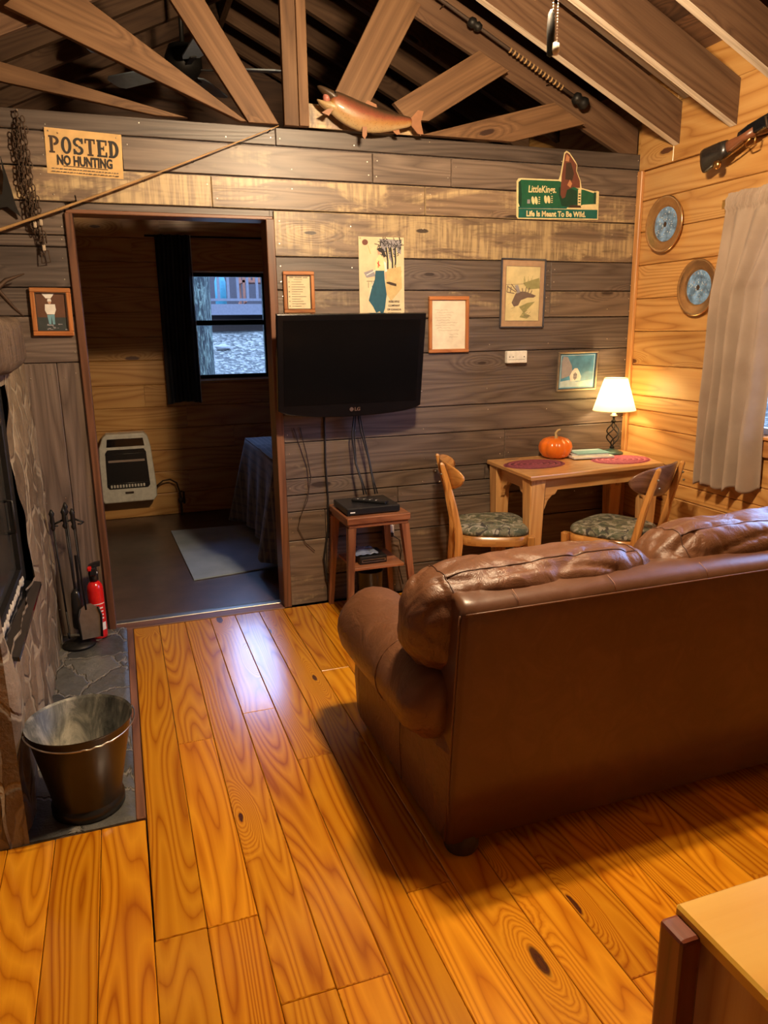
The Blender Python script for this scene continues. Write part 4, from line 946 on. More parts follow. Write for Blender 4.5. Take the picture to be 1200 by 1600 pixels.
p.text('NO HUNTING', .055, .50, .235, P_INK, sx=.66, bold=.0020)
p.rect(.22, .20, .80, .212, P_INK)
for k in range(2):
    x = .06
    while x < .93:
        l = rnd.uniform(.015, .05); p.rect(x, .13-.065*k, x+l, .148-.065*k, P_PINK); x += l+.013
p.end()
for u, v in ((.05, .93), (.93, .92), (.17, .90)): q = p.xy((u, v)); mb = MB(P_NAIL); mb.lathe([(.0005, -.0035), (.003, -.003), (.003, 0)], p.M @ Vector((q[0], -.002, q[1])), 8, axis='y'); mb.build('nail', p.o)
# framed photograph of standing person, left of doorway
p = Pic('framed_photograph', 'orange wood framed photograph of a standing man in white shirt, left of the doorway', 'framed photograph', -.255, 1.602, .175, .215, 1.0)
p.frame(M_FRAME, .021, .018, (P_DKB, .004)); p.start(plain('photo_brown', (.13, .06, .035), .4, coat=.6))
p.rect(.0, .0, 1, .36, plain('photo_dark', (.045, .055, .055), .4, coat=.6)); p.poly([(.22, .97), (.62, .97), (.5, .85), (.34, .85)], P_WHITE)
p.poly([(.34, .42), (.38, .18), (.45, .18), (.47, .40), (.50, .18), (.57, .18), (.58, .44)], P_JEAN); p.poly([(.30, .70), (.62, .70), (.64, .56), (.58, .44), (.34, .44), (.28, .54)], P_WHITE)
p.poly([(.45+.055*math.cos(a), .755+.05*math.sin(a)) for a in [k*PI/6 for k in range(12)]], P_SKIN); p.poly([(.38, .77), (.52, .77), (.50, .84), (.40, .84)], P_WHITE)
for k in range(16): x, z = rnd.uniform(.3, .9), rnd.uniform(.03, .18); p.rect(x, z, x+rnd.uniform(.03, .1), z+rnd.uniform(.01, .03), P_LAV)
p.end()
# small list in frame
p = Pic('framed_house_rules', 'small wood framed sheet of printed lines above the left end of the television', 'framed notice', .918, 1.692, .162, .205)
p.frame(M_FRAME, .018, .016, (P_DKB, .004)); p.start(P_PAPER)
for k in range(13):
    z = .93-.07*k
    if k == 0: p.rect(.12, z-.02, .30, z+.02, P_INK2); p.rect(.34, z-.02, .64, z+.02, P_INK2); p.rect(.68, z-.02, .88, z+.02, P_INK2)
    else: p.rect(.20 if k > 1 else .3, z, .20+rnd.uniform(.35, .62), z+.016, P_INK2)
    if k > 1 and k % 2 == 0: p.rect(.08, z-.01, .13, z+.025, P_INK2)
p.end()
# poster with the woman in teal skirt (generic figure)
p = Pic('paper_poster', 'tall cream poster of a woman in a long teal skirt, partly behind the television top', 'poster', 1.370, 1.758, .252, .425)
p.start(P_PAPER, 'paper', .0025)
p.poly([(.45, .98), (.95, .97), (.93, .80), (.80, .84), (.72, .70), (.60, .82), (.50, .86)], P_LAV)
for k in range(90):
    x, z = rnd.uniform(.40, .93), rnd.uniform(.76, .97); a = rnd.uniform(0, 3); p.line([(x, z), (x+.07*math.cos(a), z+.04*math.sin(a))], .0035, P_INK)
for x0, x1 in ((.60, .63), (.70, .74), (.80, .78)):
    p.line([(x0, .88), ((x0+x1)/2+.02, .72), (x1, .58)], .009, P_INK); p.line([(x0+.03, .88), ((x0+x1)/2+.045, .72), (x1+.03, .60)], .004, P_YEL)
for k in range(26): x, z = rnd.uniform(.62, .92), rnd.uniform(.34, .66); a = rnd.uniform(.4, 1.4); p.line([(x, z), (x+.09*math.cos(a), z+.06*math.sin(a))], .003, P_BROWNR if k % 2 else P_WASH)
p.poly([(.60, .62), (.93, .66), (.95, .40), (.70, .24), (.58, .34)], P_WASH)
p.poly([(.10, .58), (.30, .62), (.36, .54), (.16, .52)], P_LAV); p.line([(.16, .55), (.40, .62)], .004, P_WHITE)
for x in (.20, .28): p.line([(x, .47), (x, .40)], .002, P_INK)
p.line([(.16, .48), (.34, .48)], .002, P_INK); p.line([(.30, .48), (.20, .28)], .0025, P_WHITE)
p.line([(.20, .90), (.26, .80)], .004, P_WASH)
p.poly([(.14+.065*math.cos(a), .935+.034*math.sin(a)) for a in [k*PI/6 for k in range(12)]], P_BROWNR)
p.poly([(.36, .61), (.55, .61), (.56, .50), (.60, .32), (.56, .16), (.50, .06), (.44, .12), (.36, .10), (.30, .17), (.20, .25), (.26, .38), (.34, .50)], P_TEAL)
p.poly([(.37, .73), (.44, .79), (.52, .77), (.58, .70), (.60, .62), (.54, .605), (.36, .605), (.35, .66)], P_YEL); p.poly([(.54, .72), (.59, .70), (.62, .60), (.57, .59)], P_WHITE)
p.line([(.585, .59), (.585, .50)], .006, P_SKIN)
p.poly([(.42, .79), (.47, .80), (.50, .84), (.46, .86), (.41, .84)], P_SKIN); p.poly([(.39, .86), (.46, .88), (.54, .86), (.60, .78), (.55, .76), (.49, .82), (.44, .83)], P_INK)
p.line([(.40, .70), (.46, .66)], .004, P_RED); p.line([(.43, .72), (.42, .64)], .004, P_RED)
p.poly([(.60, .47), (.66, .475), (.82, .45), (.82, .42), (.70, .435), (.60, .455)], P_DKB)
for k, tx in enumerate(('ROSS RIFLE', 'COMPANY', 'OF CANADA', 'QUEBEC PQ')): p.text(tx, .0145, .765, .225-.048*k, P_INK, sx=.95 if k else .85, bold=.0003)
p.end()
for u, v in ((.04, .98), (.95, .975)): q = p.xy((u, v)); mb = MB(P_NAIL); mb.lathe([(.0005, -.004), (.003, -.003), (.003, 0)], p.M @ Vector((q[0], -.002, q[1])), 8, axis='y'); mb.build('nail', p.o)
# handwritten letter
p = Pic('framed_letter', 'wood framed handwritten letter just right of the television', 'framed letter', 1.756, 1.522, .242, .302)
p.frame(M_FRAME, .020, .018); p.start(P_PAPER2)
for k in range(11):
    z = .80-.052*k; pts = [(.10+.05*(k % 3)+.011*j, z+rnd.uniform(-.014, .014)) for j in range(int(rnd.uniform(35, 66)))]
    if k in (9, 10): pts = [(.52+.011*j, z-.03+rnd.uniform(-.016, .016)) for j in range(26)]
    p.line(pts, .0010, P_INK2)
p.end()
# moose
p = Pic('framed_moose_print', 'framed moose head watercolour with tan mat, above the white wall thermostat', 'framed picture', 2.215, 1.688, .285, .378, .6)
p.frame(P_DKF, .008, .016); p.start(P_MATB)
p.rect(.09, .08, .91, .91, P_GOLDF); p.rect(.10, .088, .90, .902, P_MOOSEBG)
p.poly([(.50, .66), (.88, .74), (.90, .58), (.62, .56)], P_OLIVE)
for k in range(22): x = rnd.uniform(.5, .9); z = rnd.uniform(.58, .68); p.line([(x, z), (x+rnd.uniform(-.02, .03), z+rnd.uniform(.05, .12))], .0016, P_OLIVE)
p.line([(.10, .63), (.55, .645)], .002, P_MOOSE)
p.poly([(.24, .36), (.30, .30), (.40, .32), (.46, .40), (.62, .44), (.76, .44), (.82, .47), (.74, .49), (.56, .53), (.42, .53), (.33, .50), (.29, .44)], P_MOOSE)
p.poly([(.30, .62), (.36, .50), (.44, .52), (.38, .63)], P_LAV)
for a in ((.34, .52, .14, .60), (.36, .53, .22, .64), (.30, .50, .12, .52), (.12, .52, .14, .62), (.50, .52, .48, .58), (.56, .52, .58, .60), (.62, .51, .66, .59), (.68, .49, .72, .55), (.20, .51, .22, .60)): p.line([(a[0], a[1]), (a[2], a[3])], .005, P_MOOSE)
p.poly([(.42, .30), (.62, .36), (.80, .38), (.62, .26), (.56, .20), (.70, .17), (.62, .12), (.44, .14), (.52, .22)], P_OLIVE)
for k in range(14): x, z = rnd.uniform(.16, .7), rnd.uniform(.14, .34); p.line([(x, z), (x+rnd.uniform(.03, .12), z+rnd.uniform(-.03, .04))], .0016, P_MOOSE if k % 2 else P_WASH)
p.end()
# framed portrait, blue window reflection painted into the print colour
p = Pic('framed_figure_print', 'silver framed print of a long-haired figure toned by a painted blue reflection, just above left of the lamp shade', 'framed picture', 2.590, 1.245, .275, .232, -.5, lean=4, y=3.868)
p.frame(P_GOLDF, .011, .014, (P_DKF, .004)); p.start(P_BLUEREFL)
p.rect(.04, .05, .96, .95, P_PALEB); p.rect(.055, .065, .945, .935, P_BLUEREFL)
p.poly([(.07, .80), (.10, .92), (.22, .90), (.34, .66), (.38, .40), (.08, .30)], P_LAV)
p.poly([(.06, .07), (.94, .07), (.94, .24), (.5, .20), (.3, .26), (.06, .22)], P_PALEB)
p.poly([(.33, .22), (.30, .36), (.36, .50), (.42, .58), (.50, .58), (.56, .48), (.62, .34), (.60, .22)], P_WHITE); p.poly([(.40, .30), (.40, .42), (.45, .47), (.50, .42), (.50, .30), (.45, .24)], P_LAV)
for x in (.425, .475): p.rect(x-.012, .385, x+.012, .405, P_INK)
p.line([(.425, .31), (.475, .31)], .002, P_INK)
p.end()
# thermostat
th = thing('wall_thermostat', 'small white plastic box on the plank wall under the moose picture', 'thermostat', (2.176, 3.88, 1.336))
mb = MB(P_WHITE); mb.box((2.112, 3.850, 1.303), (2.242, 3.882, 1.372), bev=.005, seg=2); mb.build('cover', th)
mb = MB(P_PINK)
for x in (2.128, 2.150, 2.222): mb.lathe([(.0004, -.001), (.0035, -.0008), (.0035, .001)], (x, 3.85, 1.338), 8, axis='y')
mb.box((2.12, 3.8493, 1.322), (2.225, 3.8502, 1.3235)); mb.build('button', th)
# metal beer sign
p = Pic('beer_sign', 'green metal bottle-shaped sign with a bear, reading Little Kings Life Is Meant To Be Wild', 'sign', 2.425, 2.195, .53, .21, -1.2)
p.mb = MB(P_YEL); p.iw, p.ih = .53, .21; p.y = -.006; p.k = 0; p.name = 'panel'
ol = [(.0, .06), (.02, .0), (1.0, .0), (1.0, .72), (.975, .74), (.95, .72), (.78, .80), (.765, .98), (.715, 1.22), (.72, 1.36), (.70, 1.44), (.62, 1.66), (.585, 1.70), (.56, 1.66), (.545, 1.46), (.52, 1.12), (.50, .99), (.06, 1.0), (.02, .99), (.0, .92)]
p.mb.prism([p.xy(q) for q in ol], .004, base=-.006, M=p.M)
p.poly([(.02, .40), (.02, .90), (.05, .96), (.50, .955), (.58, .90), (.76, .76), (.80, .76), (.93, .68), (.965, .69), (.965, .40), (.93, .40), (.80, .38), (.76, .34), (.60, .30), (.04, .28)], P_GREEN)
p.poly([(.02, .40), (.02, .90), (.045, .94), (.06, .60), (.055, .30), (.04, .28)], P_GREEND); p.poly([(.02, .30), (.50, .30), (.62, .34), (.60, .27), (.02, .26)], P_TEALS)
p.poly([(.50, .62), (.50, .80), (.58, .84), (.72, .72), (.74, .40), (.60, .32), (.54, .34)], P_GREEND); p.rect(.80, .44, .92, .66, P_GREEN); p.rect(.935, .40, .965, .70, P_GREEND)
p.poly([(.62, .30), (.78, .30), (.77, .38), (.64, .36)], P_DKB)
p.poly([(.52, .62), (.545, .52), (.58, .56), (.60, .74), (.68, .82), (.71, .80), (.76, .80), (.755, .98), (.705, 1.22), (.71, 1.36), (.69, 1.42), (.62, 1.62), (.585, 1.66), (.565, 1.62), (.555, 1.44), (.53, 1.1)], P_BROWNR)
p.poly([(.575, 1.0), (.58, 1.40), (.64, 1.42), (.68, 1.15), (.66, .98)], P_DKB); p.poly([(.57, 1.45), (.585, 1.62), (.62, 1.55), (.615, 1.44)], P_BRL); p.poly([(.60, .86), (.63, 1.0), (.66, .90), (.64, .80)], P_BRL)
p.rect(.735, .36, .775, .76, P_YEL); [p.rect(.742, .42+.07*k, .768, .45+.07*k, P_GREEND) for k in range(4)]
p.rect(.02, .03, .985, .255, P_TEALS)
p.text('Life Is Meant To Be Wild.', .040, .475, .07, P_YEL, sx=.925, bold=.0014)
p.text('LittleKings.', .050, .30, .66, P_YEL, sx=.80, bold=.0010, shear=.1)
for x, n_ in ((.19, 0), (.34, .03)):
    for dx in (0, .038): p.poly([(x+dx+.018*math.cos(a)-.006*math.sin(a), .46+n_+.10*math.sin(a)) for a in [j*PI/7 for j in range(14)]], P_YEL)
    for j in range(4): p.rect(x+.065, .38+n_+j*.05, x+.085, .40+n_+j*.05, P_YEL)
p.rect(.12, .38, .155, .48, P_LAV)
p.end()

# mounted trout
fish = thing('mounted_trout', 'mounted brown trout with open mouth on the wall top beside the upright post', 'mounted fish', (1.3, 3.80, 2.50))
cl = [(1.088, 2.577, .040, .030), (1.105, 2.572, .052, .038), (1.15, 2.548, .062, .042), (1.21, 2.522, .068, .045), (1.28, 2.505, .066, .044), (1.35, 2.500, .054, .038), (1.42, 2.503, .040, .030), (1.48, 2.508, .027, .020), (1.515, 2.510, .022, .014)]
mb = MB(M_FISH); rs = []
for i, (x, z, hz_, hy) in enumerate(cl):
    a = cl[min(i+1, len(cl)-1)]; b = cl[max(i-1, 0)]; d = Vector((a[0]-b[0], 0, a[1]-b[1])).normalized(); n_ = Vector((-d.z, 0, d.x))
    rs.append([Vector((x, 3.80, z))+n_*hz_*math.sin(t)+Vector((0, hy*math.cos(t), 0)) for t in [2*PI*k/20 for k in range(20)]])
fs = mb.rings(rs)
def fv(co):
    j = min(range(len(cl)), key=lambda q: abs(cl[q][0]-co.x)); return (co.x, .5+.5*(co.z-cl[j][1])/cl[j][2])
for f in fs:
    for l in f.loops: l[mb.uv].uv = fv(l.vert.co)
mb.build('body', fish, subsurf=1)
mb = MB(M_FISH)
mb.rings([[Vector((x, 3.80+hy*math.cos(t), z+hz_*math.sin(t))) for t in [2*PI*k/12 for k in range(12)]] for x, z, hz_, hy in ((1.13, 2.578, .030, .034), (1.10, 2.592, .027, .036), (1.068, 2.610, .020, .028), (1.042, 2.624, .012, .018), (1.030, 2.630, .004, .006))])
for f in mb.bm.faces:
    for l in f.loops: l[mb.uv].uv = (l.vert.co.x, .9)
mb.build('upper_jaw', fish)
mb = MB(M_FISH)
mb.rings([[Vector((x, 3.80+hy*math.cos(t), z+hz_*math.sin(t))) for t in [2*PI*k/12 for k in range(12)]] for x, z, hz_, hy in ((1.13, 2.540, .030, .036), (1.10, 2.545, .028, .036), (1.066, 2.551, .018, .028), (1.038, 2.564, .010, .018), (1.026, 2.572, .004, .006))])
for f in mb.bm.faces:
    for l in f.loops: l[mb.uv].uv = (l.vert.co.x, .1)
mb.build('lower_jaw', fish)
mb = MB(plain('mouth_pink', (.45, .16, .12), .4)); mb.ball((1.073, 3.80, 2.585), .02, sc=(.9, 1, 1.2)); mb.build('mouth', fish)
mb = MB(P_GLOSSB); mb.ball((1.108, 3.770, 2.602), .006); mb.build('eye', fish)
def fin(pts, y, name='fin', th=.005):
    mb = MB(P_FIN); mb.prism(pts, th, base=y-th/2); return mb.build(name, fish)
fin([(1.505, 2.525), (1.545, 2.565), (1.575, 2.562), (1.560, 2.51), (1.575, 2.455), (1.545, 2.455), (1.505, 2.495)], 3.80, 'tail_fin', .008)
fin([(1.24, 2.462), (1.262, 2.462), (1.262, 2.425), (1.25, 2.405), (1.238, 2.42)], 3.765); fin([(1.40, 2.468), (1.44, 2.478), (1.45, 2.448), (1.43, 2.445)], 3.80)
fin([(1.26, 2.565), (1.33, 2.55), (1.325, 2.575), (1.28, 2.59)], 3.80); fin([(1.10, 2.535), (1.075, 2.50), (1.04, 2.512), (1.07, 2.53)], 3.775)
mb = MB(P_IRON); mb.tube([(1.28, 3.835, 2.50), (1.28, 3.868, 2.50)], .008, n=8); mb.build('mounting_pin', fish)

# ============================================================ FIREPLACE SIDE
fx = -.38
mb = MB(M_STONE)
def sf(y, z, k=0):
    b = .020*ns((y*7, z*3.2, k), 1)+.010*ns((y*19, z*9, k), 1)+.016*max(0, ns((y*4.5+z*1.3, z*1.4, 5+k), 1))
    return b
OY0, OY1, OZ0, OZ1 = 2.30, 3.08, .58, 1.345
def sgrid(y0, y1, z0, z1, nu, nv):
    def f(u, v):
        y = y0+(y1-y0)*u; z = z0+(z1-z0)*v
        edge = min(y-2.20, 1) ; r = 0
        taper = .035*max(0, (z-.45))*(y > 3.0)        # the pillar leans back a little toward the mantel
        return Vector((fx+sf(y, z)-taper*.6-.05*max(0, 1-edge/.05)**2, y, z))
    mb.grid(f, nu, nv)
sgrid(2.20, 3.885, 0, OZ0, 110, 50); sgrid(OY1, 3.885, OZ0, 1.372, 60, 70); sgrid(2.20, OY0, OZ0, 1.372, 12, 60)
def sw(u, v): x = -.95+(fx+.95)*u; z = 1.372*v; return Vector((x-.0, 2.205+.03*ns((x*8, z*4, 3), 1)*(1-u)-.0, z))
mb.grid(sw, 40, 60)
mb.box((-.95, 2.24, 0), (-.46, 3.885, OZ0-.02)); mb.box((-.95, OY1+.02, OZ0-.02), (-.43, 3.885, 1.37)); mb.box((-.95, 2.24, OZ0-.02), (-.43, OY0-.01, 1.37)); mb.box((-.95, 2.24, OZ1-.02), (-.43, 3.885, 1.372)); mb.box((-.95, OY0-.01, OZ0-.02), (-.80, OY1+.02, OZ1), P_DKB)
mb.box((fx-.06, OY0-.01, OZ1-.02), (fx-.01, OY1+.02, 1.372))
mb.build('fireplace_breast', kind='structure')
fp = thing('fireplace_insert', 'black steel fireplace stove set into the stone wall at the left edge', 'fireplace', (-.45, 2.7, OZ0))
mb = MB(P_IRON)
for lo, hi in (((-.47, OY0, OZ0), (-.405, OY0+.05, OZ1-.03)), ((-.47, OY1-.09, OZ0), (-.405, OY1-.01, OZ1-.03)), ((-.47, OY0+.05, OZ1-.16), (-.405, OY1-.09, OZ1-.03)), ((-.47, OY0+.05, OZ0), (-.405, OY1-.09, OZ0+.06))): mb.box(lo, hi, bev=.004)
ins = mb.build('surround', fp)
for k in range(6):
    mb = MB(P_GLOSSB); mb.box((-.407, OY0+.1, OZ1-.145+.018*k), (-.401, OY1-.14, OZ1-.137+.018*k)); mb.build('vent_slat', fp)
mb = MB(P_DKGL); mb.box((-.45, OY0+.05, OZ0+.06), (-.425, OY1-.09, OZ1-.16), bev=.003); dr = mb.build('door', fp)
mb = MB(P_IRON); mb.tube([(-.425, OY1-.16, .80), (-.40, OY1-.16, .80), (-.40, OY1-.16, .92), (-.425, OY1-.16, .92)], .006, n=8); mb.build('handle', dr)
mb = MB(P_GLOSSB); mb.prism([(-.47, OZ0-.001), (-.352, OZ0-.03), (-.352, OZ0-.016), (-.47, OZ0+.014)], .74, base=OY0+.01, plane='xz' if False else 'xz', M=Matrix.Identity(4)); mb.build('ash_lip', fp)
mb = MB(P_ASH)
for y0 in range(1): mb.tube([(-.418+.003*math.sin(i*3), OY0+.06+.62*i/40, OZ0+.03+.006*math.sin(i*1.9)) for i in range(41)], [.017+.0035*math.sin(i*2.3) for i in range(41)], n=10)
mb.build('rope_gasket', fp, label='pale frayed insulating rope')
# mantel
mb = MB(M_LOG)
def mt(a, t): return 1+.05*ns((math.cos(a)*2, t*5, math.sin(a)*2), 1.5)
rs = []
for i in range(41):
    t = i/40; y = 2.12+1.20*t; e = .02 if i in (0, 40) else 0
    rs.append([Vector((-.395+(.066-e)*max(-1, min(1, 1.25*math.cos(a)))*mt(a, t), y, 1.472+(.095-e)*max(-1, min(1, 1.2*math.sin(a)))*mt(a+2, t)+.008*math.sin(t*7))) for a in [2*PI*k/24 for k in range(24)]])
mb.rings(rs, grain=(0, 1, 0)); tag(mb.build('log_mantel'), 'rough hewn log mantel above the stove at the left edge', 'mantel')
# dark metal ornaments on the wall above the mantel
mb = MB(P_IRON); mb.prism([(-.60, 2.12), (-.44, 2.10), (-.40, 2.10), (-.385, 2.17), (-.388, 2.26), (-.36, 2.12), (-.35, 2.06), (-.335, 2.01), (-.385, 2.05), (-.44, 2.04), (-.60, 2.03)], .012, base=3.855); mb.tube([(-.42, 3.866, 2.08), (-.42, 3.884, 2.08)], .006); tag(mb.build('iron_star_ornament'), 'dark pointed iron ornament on the plank wall at the left edge, beside the hanging chain', 'wall ornament')
ant = thing('antler_rack', 'pair of dark antler tips poking in from the left edge above the mantel', 'antlers', (-.45, 3.80, 1.60))
for pts in ([(-.62, 3.70, 1.58), (-.50, 3.74, 1.66), (-.42, 3.78, 1.735), (-.345, 3.80, 1.765)], [(-.62, 3.70, 1.58), (-.52, 3.72, 1.68), (-.46, 3.76, 1.70), (-.405, 3.8, 1.62), (-.37, 3.81, 1.58)]):
    mb = MB(P_RUST); mb.tube(pts, [.016, .014, .010, .003] if len(pts) == 4 else [.016, .014, .012, .008, .003], n=8); mb.build('antler', ant)
mb = MB(M_BEAM); mb.box((-.72, 3.66, 1.50), (-.58, 3.884, 1.66), bev=.01); mb.build('mount', ant)

# hanging chains
ch = thing('hanging_chain', 'bundle of rusty chains hanging from the wall top left of the no hunting sign', 'chain', (-.295, 3.86, 2.43))
cr = random.Random(3)
for s_, (dx, dy, z1) in enumerate(((0, 0, 1.86), (.022, -.008, 1.90), (.006, -.016, 1.88), (.034, -.002, 2.0), (-.012, -.010, 1.95))):
    mb = MB(P_RUST); z = 2.43-.02*s_; j = 0
    while z > z1:
        t = (2.43-z)/.6; x = -.305+dx+.06*t*(.5+.5*t)-.02*math.sin(t*3)+.004*math.sin(z*40); y = 3.866+dy
        M = Matrix.Translation((x, y, z)) @ Matrix.Rotation((j % 2)*PI/2*.8+.3, 4, 'Z') @ Matrix.Rotation(cr.uniform(-.12, .12), 4, 'Y')
        mb.tube([(.0072*math.cos(a)*(1), 0, .0145*math.sin(a)) for a in [2*PI*k/10 for k in range(10)]], .0026, n=5, M=M, closed=True); z -= .0235; j += 1
    mb.build('chain_strand', ch)
mb = MB(P_RUST); mb.tube([(-.255+x, 3.855, 1.835+z) for x, z in ((-.012, .035), (.016, .035), (.020, -.015), (-.016, -.020))], .0028, n=6, closed=True); mb.build('shackle', ch)
for x, z in ((-.262, 1.975), (-.288, 1.965), (-.262, 1.868)): mb = MB(P_FEATH); mb.box((x, 3.842, z), (x+.014, 3.850, z+.026), bev=.003); mb.build('tag', ch, label='small pale tag')
mb = MB(P_NAIL); mb.tube([(-.30, 3.85, 2.445), (-.30, 3.884, 2.445)], .004); mb.build('hook', ch)
# bamboo pole
bp = thing('fishing_pole', 'long thin bamboo fishing pole slanting across the wall above the doorway', 'fishing pole', (.2, 3.8, 2.2))
P0 = Vector((-1.05, 3.80, 1.722)); P1 = Vector((.842, 3.835, 2.455)); mb = MB(P_BAMBOO)
N = 44; mb.tube([P0.lerp(P1, i/N)+Vector((0, 0, -.02*math.sin(PI*i/N))) for i in range(N+1)], [(.0085-.0065*i/N)*(1.18 if i % 3 == 0 else 1) for i in range(N+1)], n=8); mb.build('rod', bp)
for t in (.30, .47, .66, .78, .90):
    q = P0.lerp(P1, t)+Vector((0, 0, -.02*math.sin(PI*t)-.008)); mb = MB(P_IRON); mb.tube([q+Vector((.006*math.cos(a), 0, .006*math.sin(a))) for a in [2*PI*k/8 for k in range(8)]], .0013, n=4, closed=True); mb.build('line_guide', bp)
mb = MB(P_IRON); mb.tube([(-.10, 3.805, 2.10), (-.10, 3.884, 2.09)], .003, n=6); mb.tube([(.80, 3.838, 2.436), (.80, 3.884, 2.435)], .003, n=6); mb.build('support_nail', bp)
# tool set
ts = thing('fireplace_tool_set', 'black iron fireplace tool set with shovel and poker beside the fire extinguisher', 'fireplace tools', (-.285, 3.72, .013))
mb = MB(P_IRON); mb.lathe([(.078, 0), (.078, .010), (.05, .018), (.016, .028), (.010, .04)], (-.295, 3.715, .0135), 28); mb.build('base', ts)
mb = MB(P_IRON); mb.tube([(-.29, 3.77, .05), (-.29, 3.77, .66)], .006); mb.lathe([(.004, 0), (.014, .015), (.008, .028), (.013, .04), (.004, .062)], (-.29, 3.77, .66), 12)
mb.build('center_post', ts)
mb = MB(P_IRON); mb.tube([(-.35, 3.74, .625), (-.31, 3.75, .64), (-.29, 3.77, .63), (-.25, 3.75, .64), (-.215, 3.74, .625)], .005); mb.tube([(-.35, 3.74, .625), (-.34, 3.71, .625), (-.325, 3.71, .625)], .004); mb.tube([(-.215, 3.74, .625), (-.225, 3.71, .625), (-.24, 3.71, .625)], .004); mb.build('hook_bar', ts)
for nm, x, y, lab in (('poker', -.335, 3.70, None), ('shovel', -.245, 3.69, None), ('ash_brush', -.285, 3.725, None)):
    mb = MB(P_IRON); mb.tube([(x, y, .20), (x-.012, y+.012, .62)], .0045, n=7); mb.lathe([(.004, .6), (.012, .615), (.006, .63), (.011, .645), (.009, .67), (.013, .685), (.003, .705)], (x-.013, y+.012, 0), 12)
    if nm == 'poker': mb.tube([(x, y, .20), (x+.004, y-.002, .10), (x+.002, y-.03, .075), (x, y-.034, .10)], .005, n=6)
    if nm == 'shovel':
        M = Matrix.Translation((x+.012, y-.012, .055)) @ Matrix.Rotation(-.10, 4, 'X') @ Matrix.Rotation(.25, 4, 'Z')
        mb.prism([(-.045, 0), (.045, 0), (.052, .11), (.042, .150), (.012, .172), (-.012, .172), (-.042, .150), (-.052, .11)], .004, mat=P_PEWTER, M=M); mb.tube([(-.048, -.006, .0), (-.054, -.006, .11), (-.042, -.006, .152)], .005, n=6, M=M); mb.tube([(.048, -.006, .0), (.054, -.006, .11), (.042, -.006, .152)], .005, n=6, M=M)
    if nm == 'ash_brush': mb.lathe([(.008, .30), (.022, .28), (.026, .24), (.030, .11), (.024, .10), (.01, .12)], (x, y, 0), 14, P_BLACK); mb.box((x+.012, y-.005, .20), (x+.026, y+.005, .47), P_BLACK, bev=.003)
    mb.build(nm, ts)
# extinguisher
ex = thing('fire_extinguisher', 'small red fire extinguisher with black nozzle head against the wall beside the doorway', 'fire extinguisher', (-.200, 3.79, .013))
E0 = Vector((-.200, 3.79, .0135))
mb = MB(P_RED); mb.lathe([(.034, 0), (.038, .004), (.0385, .02), (.0385, .255), (.035, .275), (.024, .292), (.013, .298)], E0, 32); mb.build('cylinder', ex)
mb = MB(P_WHITE); 
def arcp(a0, a1, z0, z1, r=.0389, m=P_WHITE):
    n = 10; mb.rings([[E0+Vector((r*math.cos(a0+(a1-a0)*i/n), r*math.sin(a0+(a1-a0)*i/n), z)) for i in range(n+1)] for z in (z0, z1)], m, closed=False, cap=False)
arcp(-2.9, -2.05, .115, .185); arcp(-2.4, -.5, .045, .085); arcp(-2.0, -.4, .182, .186)
for k in range(4): arcp(-1.95+.05*k, -.75, .105+.018*k, .112+.018*k, .0391)
for k in range(4): arcp(-2.2+.32*k, -2.02+.32*k, .055, .078, .0393, P_INK)
mb.build('label', ex, label='white and red printed label')
mb = MB(P_BLACK); mb.lathe([(.013, .296), (.022, .300), (.024, .34), (.020, .352)], E0, 16); mb.box(E0+Vector((-.018, -.034, .33)), E0+Vector((.018, .02, .372)), bev=.006); mb.prism([(-.02, .365), (.035, .372), (.038, .395), (.01, .392), (-.02, .380)], .022, base=-.011, M=Matrix.Translation(E0)); mb.build('valve_head', ex)
mb = MB(P_RED); mb.box(E0+Vector((-.025, -.036, .355)), E0+Vector((-.004, -.005, .378)), bev=.005); mb.build('trigger', ex)
mb = MB(P_WHITE); mb.lathe([(.009, -.028), (.009, -.022)], E0+Vector((.012, 0, .345)), 14, axis='y'); mb.build('gauge', ex, label='round white gauge')
# bucket
bk = thing('coal_bucket', 'black metal coal bucket with sooty grey inside and wire bail on the flagstone hearth', 'bucket', (-.215, 2.335, .014))
K0 = Vector((-.213, 2.335, .0135))
mb = MB(plain('bucket_black', (.012, .011, .010), .32)); mb.lathe([(.002, .0), (.100, .0), (.112, .002), (.112, .030), (.104, .034), (.104, .04), (.156, .300), (.160, .303), (.1605, .308)], K0, 48, cap=False); mb.build('shell', bk)
mb = MB(M_PAILIN); mb.lathe([(.1605, .3085), (.157, .304), (.153, .300), (.103, .045), (.09, .040), (.002, .038)], K0, 48, cap=False); mb.build('inside', bk, label='sooty grey inner surface')
mb = MB(P_STEEL); pts = []
ang0 = math.radians(15)
for i in range(61):
    t = i/60; a = PI+ang0-.0+(PI)*t; r = .166
    x, y = r*math.cos(a), r*math.sin(a); z = .300-.012*math.sin(PI*t)
    if 26 < i < 38: z += .0018*math.sin((i-26)*1.6)
    pts.append(K0+Vector((x, y-.008*math.sin(PI*t), z)))
mb.tube(pts, .0026, n=7); mb.build('bail_handle', bk)
for s in (0, 1):
    a = PI+ang0+PI*s; q = K0+Vector((.162*math.cos(a), .162*math.sin(a), .292)); mb = MB(P_STEEL); mb.ball(q, .008, sc=(.7, .7, 1.2), n=6); mb.build('handle_lug', bk)

